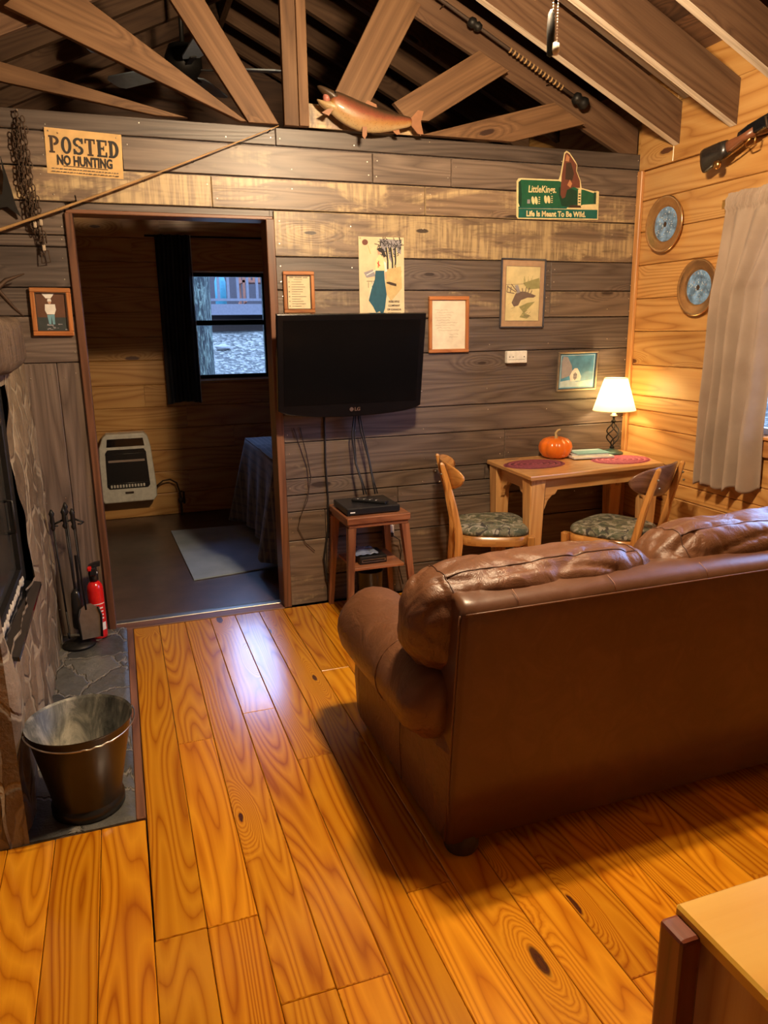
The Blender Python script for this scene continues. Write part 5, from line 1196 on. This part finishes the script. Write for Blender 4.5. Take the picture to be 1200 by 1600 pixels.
# ============================================================ RIGHT WALL THINGS
def plate(label, y, z, r, seed):
    o = thing('decorative_plate', label, 'plate', (2.962, y, z), 0, 'copper rimmed plates on the pine wall')
    mb = MB(P_COPPER); mb.lathe([(.002, -.003), (r*.60, -.004), (r*.64, -.010), (r*.70, -.012), (r*.90, -.020), (r*.95, -.024), (r, -.022), (r*1.0, -.016), (r*.6, 0), (.002, 0)], (2.964, y, z), 56, axis='x'); mb.build('rim', o)
    mb = MB(P_PLATEB); R = random.Random(seed); mb.lathe([(.0005, -.0062), (r*.60, -.0062), (r*.62, -.0045)], (2.964, y, z), 40, axis='x', smooth=False)
    X = 2.9572
    for k in range(60):
        a = R.uniform(0, 2*PI); d = r*.55*math.sqrt(R.random()); yy, zz = d*math.cos(a), d*math.sin(a); w_ = R.uniform(.003, .012); h_ = R.uniform(.003, .016)*(1 if zz > -.1*r else .6)
        vs = [mb.bm.verts.new((X-.0001*k*.1, y+yy+p_*w_*.5, z+zz+q_*h_*.5)) for p_, q_ in ((-1, -.3), (0, -1), (1, -.2), (.6, 1), (-.5, .8))]
        if all(math.hypot(v.co.y-y, v.co.z-z) < r*.58 for v in vs): mb.tag([mb.bm.faces.new(vs)], mat=P_PLATEW if k % 3 else P_LAV)
    vs = [mb.bm.verts.new((X-.002, y+p_*.013, z+q_*.016)) for p_, q_ in ((-1, 0), (-.3, -1), (.6, -.8), (1, .2), (.4, .9), (-.5, .7))]; mb.tag([mb.bm.faces.new(vs)], mat=P_DKB)
    mb.build('painted_center', o, label='blue painted landscape with a small dark animal'); return o
plate('copper rimmed plate with blue landscape, upper left of the two plates', 3.622, 2.048, .150, 4)
plate('copper rimmed plate with blue landscape, lower of the two plates beside the curtain', 3.325, 1.695, .146, 9)
# curtain
cu = thing('window_curtain', 'taupe gathered curtain hanging beside the living room window', 'curtain', (2.90, 2.97, 2.08))
mb = MB(M_CURT)
def cf(u, v):
    ytop = 3.115-.62*u; ybot = 3.155-.375*u; k = v
    z = 2.125-(2.125-.665-.03*u)*v
    if v > .985: z += .012*math.sin(u*40)
    y = ytop+(ybot-ytop)*min(1, v/.32)
    amp = .014+.034*v
    ph = 2*PI*(4.3*u+.35*ns((u*3, v*.8, 2), 1))
    x = 2.905+amp*math.sin(ph)+.010*ns((u*9, v*4, 7), 1)+(.007*math.sin(u*150) if v < .06 else 0)-(.012 if .012 < v < .05 else 0)
    if .030 < v < .045: x += .004
    # pinch near the lower right
    d = math.hypot((u-.82)*1.4, (v-.80)*3); x -= .014*math.exp(-d*d*16)
    return Vector((x, y, z))
mb.grid(cf, 150, 110); mb.build('cloth', cu, solid=.0025)
mb = MB(M_CURT); mb.grid(lambda u, v: cf(u, .955+.004*v)+Vector((-.002, 0, 0)), 150, 1); mb.build('hem', cu)
mb = MB(P_BRASS); mb.tube([(2.925, 3.15, 2.085), (2.925, 1.55, 2.085)], .006, n=8); rod = mb.build('rod', cu)
mb = MB(P_BRASS); mb.box((2.915, 3.135, 2.06), (2.970, 3.165, 2.10), bev=.003); mb.build('bracket', cu)
# rifle
rf = thing('rifle', 'rifle hung high on the pine wall, butt wrapped in a black leather cover', 'rifle', (2.90, 3.0, 2.35))
ax = Vector((0, -1, .20)).normalized(); az = Vector((0, .20, 1)).normalized()
RM = Matrix(((0, 1, 0, 2.885), (ax.y, 0, az.y, 3.285), (ax.z, 0, az.z, 2.305), (0, 0, 0, 1)))
def stock(pts, th, m, name, par=rf, lab=None):
    mb = MB(m); n = len(pts)//2; rs = []
    for i in range(n):
        (u, lo), (_, hi) = pts[i], pts[len(pts)-1-i]; c = (lo+hi)/2; h_ = (hi-lo)/2
        rs.append([Vector((u, th*(.5 if i in (0,) else .62)*math.copysign(abs(math.cos(a))**.8, math.cos(a)), c+h_*math.copysign(abs(math.sin(a))**.85, math.sin(a)))) for a in [2*PI*k/20 for k in range(20)]])
    mb.rings(rs, grain=(1, 0, 0), M=RM); return mb.build(name, par, label=lab)
stock([(0, -.062), (.02, -.065), (.12, -.050), (.165, -.036), (.168, .030), (.12, .040), (.02, .052), (0, .050)], .042, P_LEATH, 'leather_stock_cover', lab='black leather cover')
stock([(.14, -.030), (.19, -.028), (.25, -.018), (.33, -.018), (.33, .022), (.25, .016), (.19, .022), (.14, .026)], .030, P_STOCK, 'stock', lab='reddish walnut wrist')
mb = MB(P_GLOSSB); mb.prism([(.225, -.004), (.25, -.012), (.60, -.016), (.60, .038), (.30, .040), (.24, .030)], .03, base=-.015, M=RM, bev=.006); mb.tube([(.60, 0, .018), (1.20, 0, .018)], .011, n=12, M=RM); mb.build('receiver', rf, label='dark steel receiver and barrel')
stock([(.58, -.02), (.62, -.024), (.90, -.020), (.95, -.012), (.95, .006), (.90, .004), (.62, .004), (.58, .004)], .034, P_STOCK, 'forearm')
mb = MB(P_BRASS); mb.tube([(.13, 0, -.048), (.20, 0, -.042), (.27, 0, -.030), (.30, 0, -.022)], .004, n=7, M=RM); mb.tube([(.26, 0, -.02), (.275, 0, -.052), (.32, 0, -.055), (.335, 0, -.018)], .004, n=7, M=RM); mb.build('trigger_guard', rf, label='brass trigger guard')
mb = MB(P_BRASS); mb.lathe([(.005, -.03), (.018, -.028), (.022, -.018), (.018, -.008)], (2.885, 3.168, 2.262), 14, axis='x'); mb.build('sling_button', rf)
for u in (.42, .85): mb = MB(P_RUST); mb.tube([RM @ Vector((u, .085, -.01)), RM @ Vector((u, .0, -.032)), RM @ Vector((u, -.025, -.028)), RM @ Vector((u, -.03, .02))], .006, n=8); mb.build('wall_hook', rf)

# ============================================================ BEDROOM
ht = thing('wall_heater', 'cream gas heater with dark grille hung on the bedroom pine wall', 'heater', (.02, 6.3, .45))
mb = MB(P_CREAM)
hp = [(-.180, .175), (.195, .175), (.222, .21), (.225, .30), (.205, .62), (.188, .70), (.160, .728), (-.125, .728), (-.155, .70), (-.185, .62), (-.210, .30), (-.205, .21)]
mb.prism(hp, .15, base=6.21, bev=.012); mb.prism([(x*.9, z*.96-.01) for x, z in hp], .04, base=6.345, mat=P_BLACK); mb.build('housing', ht)
mb = MB(P_GLOSSB); mb.prism([(-.128, .628), (.158, .628), (.150, .690), (-.120, .690)], .004, base=6.206); mb.build('top_vent', ht)
mb = MB(P_BLACK); mb.prism([(-.135, .29), (.160, .29), (.176, .31), (.165, .58), (.150, .605), (-.125, .605), (-.142, .58), (-.150, .31)], .004, base=6.2055); gr = mb.build('grille', ht)
mb = MB(P_TUBE); mb.box((-.125, 6.2035, .505), (.150, 6.2055, .522)); mb.build('burner_strip', gr)
for k in range(12): mb = MB(P_CREAM); x = -.125+.0225*k; mb.box((x, 6.2005, .300), (x+.014, 6.2055, .324), bev=.001); mb.build('guard_slot', gr)
for z in (.335, .57): mb = MB(P_PEWTER); mb.tube([(-.145, 6.203, z), (.168, 6.203, z)], .0022, n=5); mb.build('guard_wire', gr)
mb = MB(P_DKB); mb.box((-.02, 6.205, .245), (.045, 6.211, .262), bev=.002); mb.build('badge', ht)
mb = MB(P_RUST); mb.tube([(.225, 6.30, .27), (.28, 6.31, .31), (.34, 6.32, .315), (.39, 6.33, .28), (.41, 6.33, .20)], .007, n=8); mb.tube([(.41, 6.33, .20), (.415, 6.33, -.0)], .010, n=8); mb.tube([(.44, 6.33, .10), (.44, 6.33, .20), (.415, 6.33, .205)], .009, n=8); mb.lathe([(.018, .11), (.022, .13), (.018, .15)], (.413, 6.33, 0), 10); mb.build('gas_pipe', ht)
mb = MB(M_RUG); mb.prism([(.285, 5.80), (.93, 5.765), (.90, 4.615), (.335, 4.535)], .010, base=.0005, plane='xy', bev=.003); tag(mb.build('floor_rug'), 'plain grey blue rug on the bedroom floor', 'rug')
bed = thing('bed', 'bed with dark plaid bedspread hanging to the floor, seen through the doorway', 'bed', (1.7, 5.1, 0))
mb = MB(P_DKB)
mb.box((.93, 4.60, .06), (2.85, 5.62, .30), bev=.01); [mb.box((x, y, 0), (x+.06, y+.06, .06)) for x in (.95, 2.75) for y in (4.62, 5.54)]; mb.build('bed_frame', bed)
mb = MB(P_WHITE); mb.box((.90, 4.58, .305), (2.86, 5.64, .66), bev=.04, seg=3); mb.build('mattress', bed)
mb = MB(M_PLAID)
def spread(u, v):
    # v<.5 top to edge then drop; footprint outline goes round the foot end
    P = [(2.86, 4.555), (.885, 4.555), (.875, 5.66), (2.86, 5.66)]
    L = [1.975, 1.105, 1.985]; s_ = u*sum(L); k = 0
    while k < 2 and s_ > L[k]: s_ -= L[k]; k += 1
    a, b = Vector(P[k]), Vector(P[k+1]); q = a.lerp(b, min(1, s_/L[k])); nrm = Vector(((b-a).y, -(b-a).x)).normalized(); nrm = -nrm if k == 0 and False else nrm
    cdist = min((q-Vector(P[1])).length, (q-Vector(P[2])).length); fl = math.exp(-cdist*cdist/.02)
    out = {0: Vector((0, -1)), 1: Vector((-1, 0)), 2: Vector((0, 1))}[k]
    if fl > .3: out = (out+(Vector((-1, -1)) if q.y < 5.1 else Vector((-1, 1)))*fl*.6).normalized()
    d = out*(v*(.05+.10*fl)+.022*math.sin(u*95)*v); z = .71-.60*v-.03*fl*v
    return Vector((q.x+d.x, q.y+d.y, z+.004*math.sin(u*30)))
mb.grid(spread, 220, 20)
mb.grid(lambda u, v: Vector((.876+1.985*u, 4.555+1.105*v, .712+.022*ns((u*7, v*6, 1), 1)*math.sin(PI*u)*math.sin(PI*v)+.018*max(0, ns((u*12, v*8, 4), 1)))), 60, 36); mb.build('bedspread', bed, solid=.006)
dc = thing('bedroom_curtain', 'dark navy curtain hanging left of the bedroom window', 'curtain', (.53, 6.34, 2.2))
mb = MB(M_DCURT)
mb.grid(lambda u, v: Vector((.375+(.265)*u+(.0)*v-.02*(1-v)*0, 6.335+.022*math.sin(u*26+2*math.sin(v*2))-.01*v, 2.24-(2.24-.93-.02*math.sin(u*3))*v)), 70, 30); mb.build('cloth', dc, solid=.003)
mb = MB(P_WHITE); mb.tube([(.642, 6.318, 2.24-1.3*i/10) for i in range(11)], .003, n=5); mb.build('edge_cord', dc, label='pale edge lining')
mb = MB(P_IRON); mb.tube([(.30, 6.34, 2.23), (1.35, 6.34, 2.23)], .008, n=8); mb.build('rod', dc)
bf = thing('bedroom_ceiling_fan', 'grey blue bladed ceiling fan in the dark bedroom roof behind the truss', 'ceiling fan', (.56, 5.15, 3.07))
mb = MB(P_IRON); mb.lathe([(.02, .20), (.085, .18), (.11, .12), (.11, .06), (.08, .02), (.03, -.01)], (.56, 5.15, 3.0), 28); mb.tube([(.56, 5.15, 3.18), (.56, 5.15, roofz(.56)-.01)], .014, n=10); mb.lathe([(.03, -.06), (.06, -.02), (.06, 0)], (.56, 5.15, roofz(.56)-.0), 20); mb.build('motor', bf)
for k in range(5):
    a = 2*PI*k/5-.18; M = Matrix.Translation((.56, 5.15, 3.06)) @ Matrix.Rotation(a, 4, 'Z') @ Matrix.Rotation(.20, 4, 'X'); mb = MB(P_FAN)
    mb.prism([(.19, -.05), (.24, -.065), (.55, -.075), (.585, -.05), (.59, .0), (.585, .05), (.55, .075), (.24, .065), (.19, .05)], .008, plane='xy', M=M); bl = mb.build('blade', bf)
    mb = MB(P_IRON); mb.box((.09, -.018, -.008), (.24, .018, -.001), M=M); mb.build('blade_arm', bl)

# ============================================================ LIVING ROOM FAN, PULL CHAIN
cf_ = thing('ceiling_fan', 'ceiling fan whose ball pull chain hangs into view at the top of the photo', 'ceiling fan', (FX, FY, 2.80))
mb = MB(P_IRON); mb.lathe([(.02, .20), (.09, .18), (.12, .12), (.12, .05), (.09, .0), (.04, -.02), (.04, -.06), (.07, -.08), (.03, -.11)], (FX, FY, 2.78), 28); mb.tube([(FX, FY, 2.97), (FX, FY, roofz(FX)-.01)], .014, n=10); mb.lathe([(.03, -.06), (.06, -.02), (.06, 0)], (FX, FY, roofz(FX)-.02), 20); mb.build('motor', cf_)
for k in range(4):
    a = 2*PI*k/4+.5; M = Matrix.Translation((FX, FY, 2.86)) @ Matrix.Rotation(a, 4, 'Z') @ Matrix.Rotation(.2, 4, 'X'); mb = MB(M_STAND)
    mb.prism([(.19, -.05), (.24, -.065), (.58, -.075), (.61, -.05), (.61, .05), (.58, .075), (.24, .065), (.19, .05)], .008, plane='xy', M=M); bl = mb.build('blade', cf_)
    mb = MB(P_BRASS); mb.box((.10, -.018, -.008), (.24, .018, -.001), M=M); mb.build('blade_arm', bl)
for k in range(3):
    a = k*2*PI/3+.5; c = Vector((FX+.085*math.cos(a), FY+.085*math.sin(a), 2.575)); mb = MB(P_FOG)
    mb.lathe([(.022, .115), (.04, .11), (.055, .085)], c, 20, cap=False); gl = mb.build('glass_shade', cf_, solid=.003)
    mb = MB(P_BRASS); mb.tube([(FX+.02*math.cos(a), FY+.02*math.sin(a), 2.69), (FX+.09*math.cos(a), FY+.09*math.sin(a), 2.70), c+Vector((0, 0, .115))], .008, n=8); mb.build('lamp_arm', cf_)
mb = MB(P_BEAD)
for dx, z1 in ((-.006, 2.24), (.008, 2.22)):
    z = 2.68
    while z > z1: mb.ball((1.157+dx, 1.90, z), .0027, n=4); z -= .0072
    mb.tube([(1.157+dx, 1.90, z1), (1.157+dx, 1.90, 2.68)], .0008, n=4)
mb.tube([(1.157, 1.90, 2.68), (FX, FY-.02, 2.70)], .003, n=6)
pc = mb.build('pull_chain', cf_)
mb = MB(P_IRON); mb.lathe([(.003, .05), (.009, .04), (.011, .0), (.009, -.055), (.002, -.06)], (1.149, 1.905, 2.25), 14); mb.build('pull_fob', pc)
mb = MB(P_CREAM); mb.lathe([(.002, .01), (.011, .006), (.012, -.012), (.009, -.02), (.002, -.022)], (1.160, 1.90, 2.215), 12); mb.build('pull_knob', pc)
# old rod lying along the truss chord
od = thing('wooden_boat_rod', 'long brown rod with ribbed wrapping and dark knobs lying along the right truss beam', 'rod', (2.1, 3.82, 2.88))
Q = lambda t: Vector((1.50+(2.545-1.50)*t, 3.83, 3.165+(2.672-3.165)*t))
mb = MB(P_DKB); mb.tube([Q(-.25), Q(.0), Q(.5), Q(.94)], .009, n=9); mb.build('shaft', od)
D_ = (Q(1)-Q(0)).normalized(); Zr = D_.to_track_quat('Z', 'Y').to_matrix().to_4x4()
def onrod(t, prof, m, name):
    mb = MB(m); mb.lathe(prof, n=16, mat=m, M=Matrix.Translation(Q(t)) @ Zr); return mb.build(name, od)
onrod(.345, [(.009, -.03), (.022, -.02), (.026, 0), (.016, .014), (.024, .024), (.018, .045), (.009, .05)], P_IRON, 'ferrule'); onrod(.955, [(.009, -.04), (.026, -.03), (.032, -.01), (.022, .005), (.030, .02), (.033, .04), (.022, .055), (.010, .06)], P_IRON, 'butt_knob')
for k in range(15): onrod(.55+.0215*k, [(.0125, -.004), (.0150, 0), (.0125, .004)], P_BAMBOO, 'wrap_ring')
mb = MB(P_RUST); mb.tube([Q(.2)+Vector((0, .0, 0)), Q(.2)+Vector((0, .07, .0))], .003); mb.tube([Q(.8), Q(.8)+Vector((0, .07, 0))], .003); mb.build('support_nail', od)

# ============================================================ NEAR CABINET, lower right
cabn = thing('pine_cabinet', 'pine topped cabinet with red stained edge board, cut off by the lower right corner', 'cabinet', (1.0, .3, 0))
mb = MB(M_CTOP); mb.box((.640, -.10, .728), (1.50, .668, .750), grain=(1, 0, 0), bev=.004)
mb.build('top', cabn)
mb = MB(M_TABLE); mb.box((.652, -.08, .02), (1.48, .645, .727), grain=(0, 0, 1), bev=.003, tint=(.1, .3, .1)); mb.build('body', cabn)
mb = MB(M_RED); mb.box((.612, .618, 0), (.645, .664, .738), grain=(0, 0, 1), bev=.006, seg=2); mb.build('edge_board', cabn, label='red stained vertical board')

# ============================================================ OUTSIDE
mb = MB(M_LEAF)
def gz(x, y):
    h_ = -.55+2.05*min(1, max(0, (y-6.9)/6.0))**.85 if y > 6.6 else -.55
    if x > 3.2: h_ = max(h_, -.40+1.3*min(1, (x-3.2)/3.2))+max(0, .12*(x-6))
    return h_+.05*ns((x*1.3, y*1.3, 0), 1)
mb.grid(lambda u, v: Vector((-8+28*u, -4+24*v, gz(-8+28*u, -4+24*v)-.01)) if not (-1.3 < -8+28*u < 3.1 and -2.8 < -4+24*v < 6.6) else Vector((-8+28*u, -4+24*v, -.75)), 140, 120); mb.build('ground', kind='structure')
mb = MB(M_BARK); rs = []
for i in range(60):
    z = -.6+5.6*i/59; r = .26*(1+.5*math.exp(-(z+.2)*2.0)); rs.append([Vector((0.86+.03*z*.2+r*(1+.10*ns((math.cos(a)*4, math.sin(a)*4, z*.7), 1))*math.cos(a), 9.35+r*(1+.10*ns((math.cos(a)*4, math.sin(a)*4, z*.7), 1))*math.sin(a), z)) for a in [2*PI*k/48 for k in range(48)]])
mb.rings(rs); tag(mb.build('tree_trunk'), 'thick rough barked tree trunk outside the bedroom window', 'tree')
mb = MB(P_ROCK); mb.rings([[Vector((1.60+.12*math.sin(PI*(i+.02)/10.04)*math.cos(a)*(1+.5*ns((math.cos(a), math.sin(a), i*.3), 1.3)), 12.0+.08*math.sin(PI*(i+.02)/10.04)*math.sin(a), gz(1.6, 12.0)-.03+.012*i)) for a in [2*PI*k/14 for k in range(14)]] for i in range(11)]); tag(mb.build('rock'), 'pale rock lying on the leafy slope outside the bedroom window', 'rock')
nb = thing('neighbour_cabin', 'neighbouring cabin with railed deck seen through the bedroom window', 'cabin', (3.2, 15.0, 1.5))
mb = MB(P_GREYW); mb.box((1.2, 13.0, 1.60), (7.5, 15.2, 1.70)); mb.box((1.2, 12.97, 1.53), (7.5, 13.02, 1.705)); mb.build('deck', nb)
mb = MB(P_CABIN); mb.box((-3.0, 15.2, .4), (7.5, 15.4, 4.6)); wl = mb.build('wall', nb)
mb = MB(P_DKB); mb.box((1.3, 14.0, .3), (7.4, 14.1, 1.48)); mb.build('skirting', nb)
for x in (3.3, 4.6): 
    mb = MB(P_WHITE); mb.box((x, 15.16, 1.9), (x+.75, 15.2, 3.2)); wn = mb.build('window', nb)
    mb = MB(plain('dark_pane', (.05, .07, .10), .1)); mb.box((x+.06, 15.14, 1.96), (x+.69, 15.16, 3.14)); mb.build('pane', wn)
mb = MB(P_GREYW); mb.box((1.2, 12.98, 1.755), (7.5, 13.03, 1.795)); mb.box((1.2, 12.96, 2.66), (7.5, 13.06, 2.72)); mb.build('rail', nb)
for k in range(39): mb = MB(P_GREYW); x = 1.22+.16*k; mb.box((x, 12.98, 1.795), (x+.04, 13.03, 2.66)); mb.build('baluster', nb)
rk = thing('porch_rocker', 'reddish wooden rocking chair on the neighbouring cabin deck', 'rocking chair', (2.45, 13.7, 1.70))
mb = MB(P_CHAIRR); mb.box((2.2, 13.45, 2.08), (2.7, 13.9, 2.12)); mb.build('seat', rk)
for k in range(6): mb = MB(P_CHAIRR); mb.box((2.2+.085*k, 13.9, 2.12), (2.25+.085*k, 13.94, 2.85)); mb.build('back_slat', rk)
mb = MB(P_CHAIRR); mb.box((2.18, 13.89, 2.80), (2.72, 13.95, 2.90)); mb.build('top_rail', rk)
for x in (2.2, 2.66):
    for y in (13.45, 13.9): mb = MB(P_CHAIRR); mb.box((x, y, 1.73), (x+.04, y+.04, 2.3 if y < 13.5 else 2.1)); mb.build('leg', rk)
    mb = MB(P_CHAIRR); mb.tube([(x+.02, 13.3+.8*i/8, 1.715+.04*(i/4-1)**2) for i in range(9)], .016, n=6); mb.build('runner', rk)
    mb = MB(P_CHAIRR); mb.box((x-.01, 13.40, 2.30), (x+.05, 13.92, 2.33)); mb.build('armrest', rk)
mb = MB(P_TANK); mb.lathe([(.08, 0), (.095, .02), (.095, .38), (.07, .46), (.04, .48), (.04, .54)], (1.80, 13.35, 1.70), 20); tag(mb.build('water_cooler'), 'turquoise cylinder standing on the neighbouring cabin deck left of the rocker', 'container')

for o in (nb, rk, bpy.data.objects['water_cooler']): o.location.z += .24
